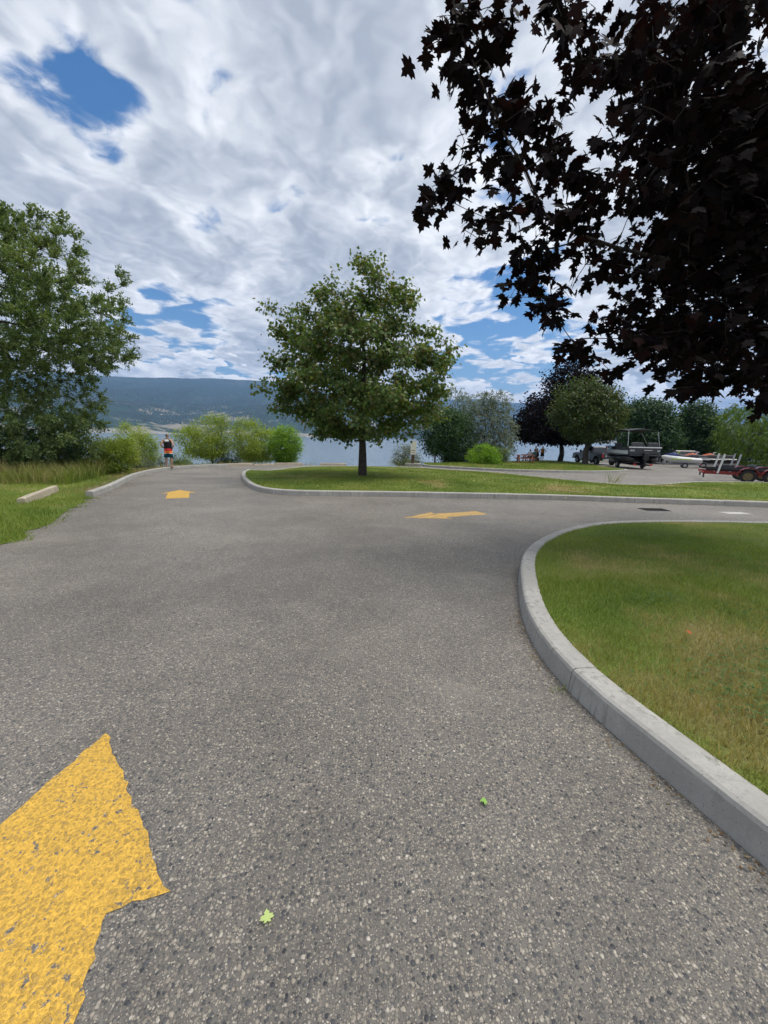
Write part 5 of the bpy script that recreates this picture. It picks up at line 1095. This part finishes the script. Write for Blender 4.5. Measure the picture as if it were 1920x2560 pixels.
for c, d in (((-2.0, .55, 1.0), (1.0, 1.0, .62)), ((-2.0, -.62, 1.0), (1.0, .85, .62)), ((1.9, .75, .95), (1.6, .6, .5)), ((1.9, -.75, .95), (1.6, .6, .5))):
    st = MB().box(c, d).build('seat', DGREY, pb, bevel=.08)
    MB().box((c[0]-d[0]/2+.1, c[1], c[2]+.48), (.18, d[1]*.95, .42)).build('backrest', DGREY, st, bevel=.07)
MB().box((.3, -.7, 1.05), (.6, .7, .75)).build('helm_console', BHULL, pb, bevel=.06); MB().box((.55, -.7, 1.55), (.03, .62, .30), ry=-.4).build('windshield', GLASS, pb)
cn = MB(); rg = []
for i in range(9):
    t = i/8; x = -1.9+3.6*t; zc_ = 2.78+.10*math.sin(t*math.pi)-.10*(t > .9); rg.append([(x, -1.15, zc_-.10), (x, -.6, zc_), (x, 0, zc_+.04), (x, .6, zc_), (x, 1.15, zc_-.10), (x, 1.15, zc_-.13), (x, .6, zc_-.03), (x, 0, zc_+.01), (x, -.6, zc_-.03), (x, -1.15, zc_-.13)])
cn.loft(rg).build('bimini_canopy', plain('dark_canvas', (.028, .034, .034), .85), pb, smooth=False)
for sy in (-1, 1):
    for a, b2 in (((-2.3, 1.34), (-1.85, 2.66)), ((-.2, 1.34), (-1.8, 2.66)), ((-.2, 1.34), (1.6, 2.70)), ((1.6, 2.70), (2.3, 1.34))): MB().tube([(a[0], sy*1.2, a[1]), (b2[0], sy*1.12, b2[1])], .016, 6).build('canopy_pole', CHROME if a[0] < -2 else TRB, pb)

# --- jet skis on single trailers
def ski(loc, rz, label, low, deck, hood, bars, seatm, tl):
    tr_ = empty('jet_ski_trailer', loc, rz, tl, 'trailer', 'trailers under the jet skis')
    for sy in (-1, 1):
        MB().tube([(-1.5, sy*.42, .36), (.9, sy*.42, .36), (2.1, 0, .40)], .035, 6).build('rail', STEEL, tr_); wheel(tr_, (-.25, sy*.72, .25), .25, .16, RIM, 5)
        MB().prism(arc(-.25, .25, .34, .1, math.pi-.1)+arc(-.25, .25, .32, math.pi-.1, .1), sy*.72-.1, sy*.72+.1).build('fender', STEEL, tr_); MB().box((-.1, sy*.28, .45), (2.2, .09, .06)).build('bunk', BLACKP, tr_)
        MB().box((-1.54, sy*.5, .40), (.05, .18, .10)).build('tail_light', REDLAMP, tr_)
    for x in (-1.45, -.25, .8): MB().box((x, 0, .37), (.06, 1.3 if x == -.25 else .9, .06)).build('cross_member', STEEL, tr_)
    MB().tube([(2.0, 0, .40), (2.6, 0, .42)], .04, 6).build('drawbar', STEEL, tr_); MB().tube([(1.75, 0, .40), (1.75, 0, .85)], .03, 6).build('winch_post', STEEL, tr_)
    r = empty('jet_ski', (loc[0], loc[1], loc[2]+.46), rz, label, 'jet ski', 'jet skis parked in a row')
    def sec(x, w_, zb, zt): return [(x, -w_, zt), (x, -w_*.96, zt-.12), (x, -w_*.55, zb+.05), (x, 0, zb), (x, w_*.55, zb+.05), (x, w_*.96, zt-.12), (x, w_, zt)]
    MB().loft([sec(-1.55, .52, .02, .42), sec(-1.0, .57, 0, .42), (sec(0, .59, 0, .44)), sec(.8, .52, .05, .50), sec(1.35, .30, .20, .58), sec(1.68, .06, .46, .64)]).build('hull', low, r, bevel=.02)
    def top(x, w_, z0, z1, k=.55): return [(x, -w_, z0), (x, -w_*.85, z0+(z1-z0)*.6), (x, -w_*k, z1), (x, 0, z1+.02), (x, w_*k, z1), (x, w_*.85, z0+(z1-z0)*.6), (x, w_, z0)]
    MB().loft([top(-1.5, .50, .42, .50), top(-.9, .55, .42, .56), top(.1, .55, .44, .62), top(.8, .48, .50, .70), top(1.35, .27, .58, .72), top(1.66, .05, .63, .66)]).build('deck', deck, r, bevel=.02)
    MB().loft([top(.35, .30, .60, .92), top(.75, .30, .66, .98), top(1.15, .20, .70, .84), top(1.4, .06, .70, .74)]).build('hood', hood, r, bevel=.02)
    MB().loft([top(-1.25, .20, .50, .84), top(-.75, .22, .54, .86), top(-.45, .20, .56, .78), top(.1, .20, .60, .80), top(.4, .18, .60, .90)]).build('seat', seatm, r, bevel=.03)
    hb = MB().tube([(.42, 0, .88), (.34, 0, 1.06)], .06, 8).build('steering_column', bars, r); MB().tube([(.22, -.40, 1.10), (.36, -.2, 1.08), (.36, .2, 1.08), (.22, .40, 1.10)], .028, 6).build('handlebar', bars, hb)
    for sy in (-1, 1): MB().ell((.55, sy*.40, .98), (.05, .07, .06), 8, 6).build('mirror', BLACKP, r, smooth=True); MB().box((.1, sy*.575, .40), (1.6, .015, .10)).build('side_flash', bars, r)
    return r
LIMEP = plain('lime_gelcoat', (.42, .60, .03), .35, var=.05, coat=.3); BLUEP = plain('blue_gelcoat', (.015, .03, .16), .35, var=.05, coat=.3); ORANGE = plain('orange_gelcoat', (.60, .12, .03), .35, var=.05, coat=.3); BSEAT = plain('black_vinyl', (.02, .02, .022), .55)
def gxy(u, Y): q = at(u, 1165, Y); return (q.x, Y, G(Y))
ski(gxy(1702, 38.2), R(148), 'white and lime green jet ski with a dark blue hood', WPANEL, WPANEL, BLUEP, LIMEP, BSEAT, 'steel trailer carrying the lime green jet ski')
ski(gxy(1748, 39.6), R(146), 'black jet ski with white deck and orange hood next to the lime one', BHULL, BHULL, ORANGE, WPANEL, BSEAT, 'steel trailer between the lime jet ski trailer and the last one')
ski(gxy(1790, 41.0), R(146), 'black and orange jet ski at the willow end of the row', BHULL, BHULL, ORANGE, WPANEL, BSEAT, 'steel trailer at the willow end of the jet ski row')

# --- empty boat trailers behind the island
def empty_trailer(loc, rz, label, paint, postm, rimm, L=6.2):
    t = empty('boat_trailer', loc, rz, label, 'trailer')          # origin below the near rear wheel, +x forward, +y away from it
    for y in (.18, 1.95):
        MB().box((L/2-1.8, y, .44), (L, .09, .15)).build('rail', paint, t, bevel=.01); MB().box((L/2-1.95, y, .62), (L-.5, .16, .13)).build('bunk', plain('black_carpet', (.012, .012, .016), .95), t, bevel=.02)
        for x in (-1.35, -.7, 1.6, 2.6): MB().box((x, y, .54), (.06, .06, .12)).build('bunk_bracket', STEEL, t)
        MB().tube([(-1.22, y+(-.12 if y < 1 else .12), .42), (-1.12, y+(-.12 if y < 1 else .12), .95), (-1.05, y+(-.12 if y < 1 else .12), 1.45)], .045, 8).build('guide_post', postm, t)
        s_ = -1 if y < 1 else 1; yw = y+s_*.18
        for x in (0, .92): wheel(t, (x, yw, .33), .33, .20, rimm, 5)
        MB().prism(arc(0, .33, .46, .12, math.pi*.98)+arc(0, .33, .43, math.pi*.98, .12), yw-.13, yw+.13).build('fender', paint, t); MB().prism(arc(.92, .33, .46, .02, math.pi*.86)+arc(.92, .33, .43, math.pi*.86, .02), yw-.13, yw+.13).build('fender', paint, t)
    for x in (-1.75, -.75, .46, 2.0): MB().box((x, 1.06, .40), (.08, 1.8, .09)).build('cross_member', paint, t)
    for y in (.18, 1.95): MB().box((-1.77, y, .30), (.07, .07, .26)).build('rear_bracket', BLACKP, t); MB().box((-1.85, y, .47), (.05, .22, .12)).build('tail_light', REDLAMP, t)
    MB().tube([(3.6, .2, .44), (5.4, 1.06, .48)], .06, 6).build('drawbar', paint, t); MB().tube([(3.6, 1.93, .44), (5.4, 1.06, .48)], .06, 6).build('drawbar', paint, t)
    return t
WPOST = plain('white_pvc', (.70, .70, .66), .45); GPOST = plain('grey_pvc', (.40, .42, .44), .5); GOLD = plain('gold_rim', (.20, .16, .09), .45, .8); TRED = plain('red_trailer_paint', (.22, .016, .018), .35, .2, coat=.3); TBLUE = plain('navy_trailer_paint', (.015, .022, .09), .35, .2, coat=.3)
w0 = gp(1866, 1207.5); empty_trailer((w0.x, w0.y, G(w0.y)), R(-34), 'empty dark red tandem boat trailer with white guide posts', TRED, WPOST, GOLD)
empty_trailer((w0.x+3.6, w0.y+3.0, G(w0.y+3.0)), R(-34), 'empty navy boat trailer with grey guide posts behind the red one', TBLUE, GPOST, RIM)

# ------------------------------------------------------------------ small things
def leaf_obj(u, v, h, size, col, label, group=None, rzv=None, tilt=.25):
    q = gp(u, v, h); m = leafmat('fallen_leaf_%s' % len(bpy.data.materials), [col, tuple(c*1.2 for c in col)], .3)
    V, T = MAPLE2; o = mesh_np('fallen_leaf', V*np.array([size, size, size*2.2])+np.array([0, 0, .010]), T, m, loc=(q.x, q.y, G(q.y)+h+.006)); o.rotation_euler = (tilt, .1, rzv if rzv is not None else random.uniform(0, 6)); return tag(o, label, 'leaf', group)
leaf_obj(668, 2310, 0, .034, (.50, .60, .22), 'pale green fallen leaf on the asphalt beside the big yellow arrow', rzv=.4)
leaf_obj(1215, 2008, 0, .030, (.30, .50, .12), 'vivid green small fallen leaf on open asphalt', rzv=1.7, tilt=.1)
leaf_obj(1728, 1586, KH+.06, .045, (.55, .12, .04), 'orange-red fallen leaf on the shaded lawn', rzv=.9)
for i, (u, v) in enumerate([(797, 1216), (943, 1185), (1030, 1201), (1105, 1199), (1184, 1203), (1330, 1213), (1415, 1246)]): leaf_obj(u, v, KH+.09, .07, (.62, .58, .30), 'small pale fallen leaf on the sunlit island grass', 'pale leaves on the island grass')
# crumbs of dry leaf and grit along the kerb foot
def litter(name, path, off, n, mat, label, size=(.004, .014), spread=.05):
    s = np.r_[0, np.cumsum(np.linalg.norm(np.diff(path, axis=0), axis=1))]; t = rng.uniform(0, s[-1], n); x = np.interp(t, s, path[:, 0]); y = np.interp(t, s, path[:, 1]); tt = np.gradient(path, axis=0); tt /= np.linalg.norm(tt, axis=1)[:, None]
    nx = np.interp(t, s, -tt[:, 1]); ny = np.interp(t, s, tt[:, 0]); o = np.abs(rng.normal(0, spread, n))+.005; k = fbm(t*1.3, t*0, 3, 6) > rng.uniform(.25, .75, n); x = (x+nx*o*off)[k]; y = (y+ny*o*off)[k]; n = len(x)
    pos = np.c_[x, y, -SL*y+.006]; V, T = leaf_mesh(KITE, pos, np.c_[rng.normal(0, 1, (n, 2)), rng.normal(0, .15, n)], np.c_[rng.normal(0, .25, (n, 2)), np.ones(n)], rng.uniform(*size, n)*1.6); tag(mesh_np(name, V, T, mat), label, 'litter', kind='stuff')
DRY = leafmat('dry_litter', [(.10, .05, .025), (.20, .12, .06), (.28, .2, .11), (.12, .10, .06)], .1)
litter('leaf_litter', rk[(rk[:, 1] > .6) & (rk[:, 1] < 7)], 1, 1500, DRY, 'dry crumbs of leaf along the kerb under the purple maple', spread=.045)
litter('leaf_litter', isl, -1, 2600, DRY, 'dry crumbs along the foot of the island kerb', (.008, .022), .12)
litter('leaf_litter', lkp, -1, 2200, DRY, 'reddish dry crumbs along the kerb where the man stands', (.010, .03), .22)
def tuft(u, v, h, n, hh, wd, mat, label, spread=.05):
    q = gp(u, v, h); x = rng.normal(0, spread, n); y = rng.normal(0, spread*.6, n); l = rng.normal(0, .35, (n, 2)); z = rng.uniform(hh*.4, hh, n); W2 = np.c_[np.full(n, wd/2), np.zeros(n), np.zeros(n)]
    b = np.c_[x, y, np.full(n, -.005)]; V = np.stack([b-W2, b+W2, b+np.c_[l*z[:, None], z]], 1); T = np.arange(n)[:, None]*3+[[0, 1, 2]]
    o = mesh_np('weed', V.reshape(-1, 3), T, mat, loc=(q.x, q.y, G(q.y)+h)); return tag(o, label, 'weed')
tuft(1398, 1728, 0, 26, .07, .004, BLADE2, 'grass tuft sprouting at a kerb joint beside the shaded lawn', .03)
tuft(1104, 1243, 0, 24, .14, .012, BLADE, 'green weed at the foot of the island kerb', .06)
tuft(1533, 1206, .1, 30, .75, .014, TALL, 'spindly pale weed at the far edge of the island grass', .16)
# clover in the right-hand lawn
def clover():
    c = [(2.15, 2.15), (2.25, 1.8), (2.05, 1.75), (2.6, 2.3), (3.1, 2.9), (2.5, 3.3)]; P = []
    for cx, cy in c: n = 130; P.append(np.c_[rng.normal(cx, .18, n), rng.normal(cy, .14, n)])
    P = np.concatenate(P); k = inside(P[:, 0], P[:, 1], RLAWN) & (seg_dist(P[:, 0], P[:, 1], RLAWN[::2]) > .05); P = P[k]; n = len(P); z = rz(P[:, 0], P[:, 1])+rng.uniform(.025, .055, n); pos = []; ax = []
    for j in range(3):
        a = rng.uniform(0, 1, n)*.6+j*2.094; pos.append(np.c_[P, z]); ax.append(np.c_[np.cos(a), np.sin(a), rng.uniform(-.1, .4, n)])
    pos = np.concatenate(pos); ax = np.concatenate(ax); nr = np.c_[rng.normal(0, .25, (len(pos), 2)), np.ones(len(pos))]; V, T = leaf_mesh(ROUND, pos, ax, nr, rng.uniform(.010, .018, len(pos)))
    tag(mesh_np('clover', V, T, leafmat('clover_leaf', [(.05, .11, .025), (.07, .14, .035), (.09, .17, .045)], .3)), 'patches of dark clover in the shaded lawn', 'clover', kind='stuff')
clover()

# ------------------------------------------------------------------ haze over the lake
hz = MB().box((0, 4200, 395), (21000, 9500, 830)).build('haze', ASPHALT); hz.data.materials.clear()
m = bpy.data.materials.new('haze'); m.use_nodes = True; w = NT(m.node_tree); w.n.clear(); out = w.node('ShaderNodeOutputMaterial'); v = w.node('ShaderNodeVolumePrincipled')
v.inputs['Color'].default_value = (.30, .54, 1, 1); v.inputs['Density'].default_value = HAZE; v.inputs['Anisotropy'].default_value = .2
w.l.new(v.outputs[0], out.inputs['Volume']); hz.data.materials.append(m); tag(hz, 'pale blue haze over the lake and hills', 'haze', kind='stuff')
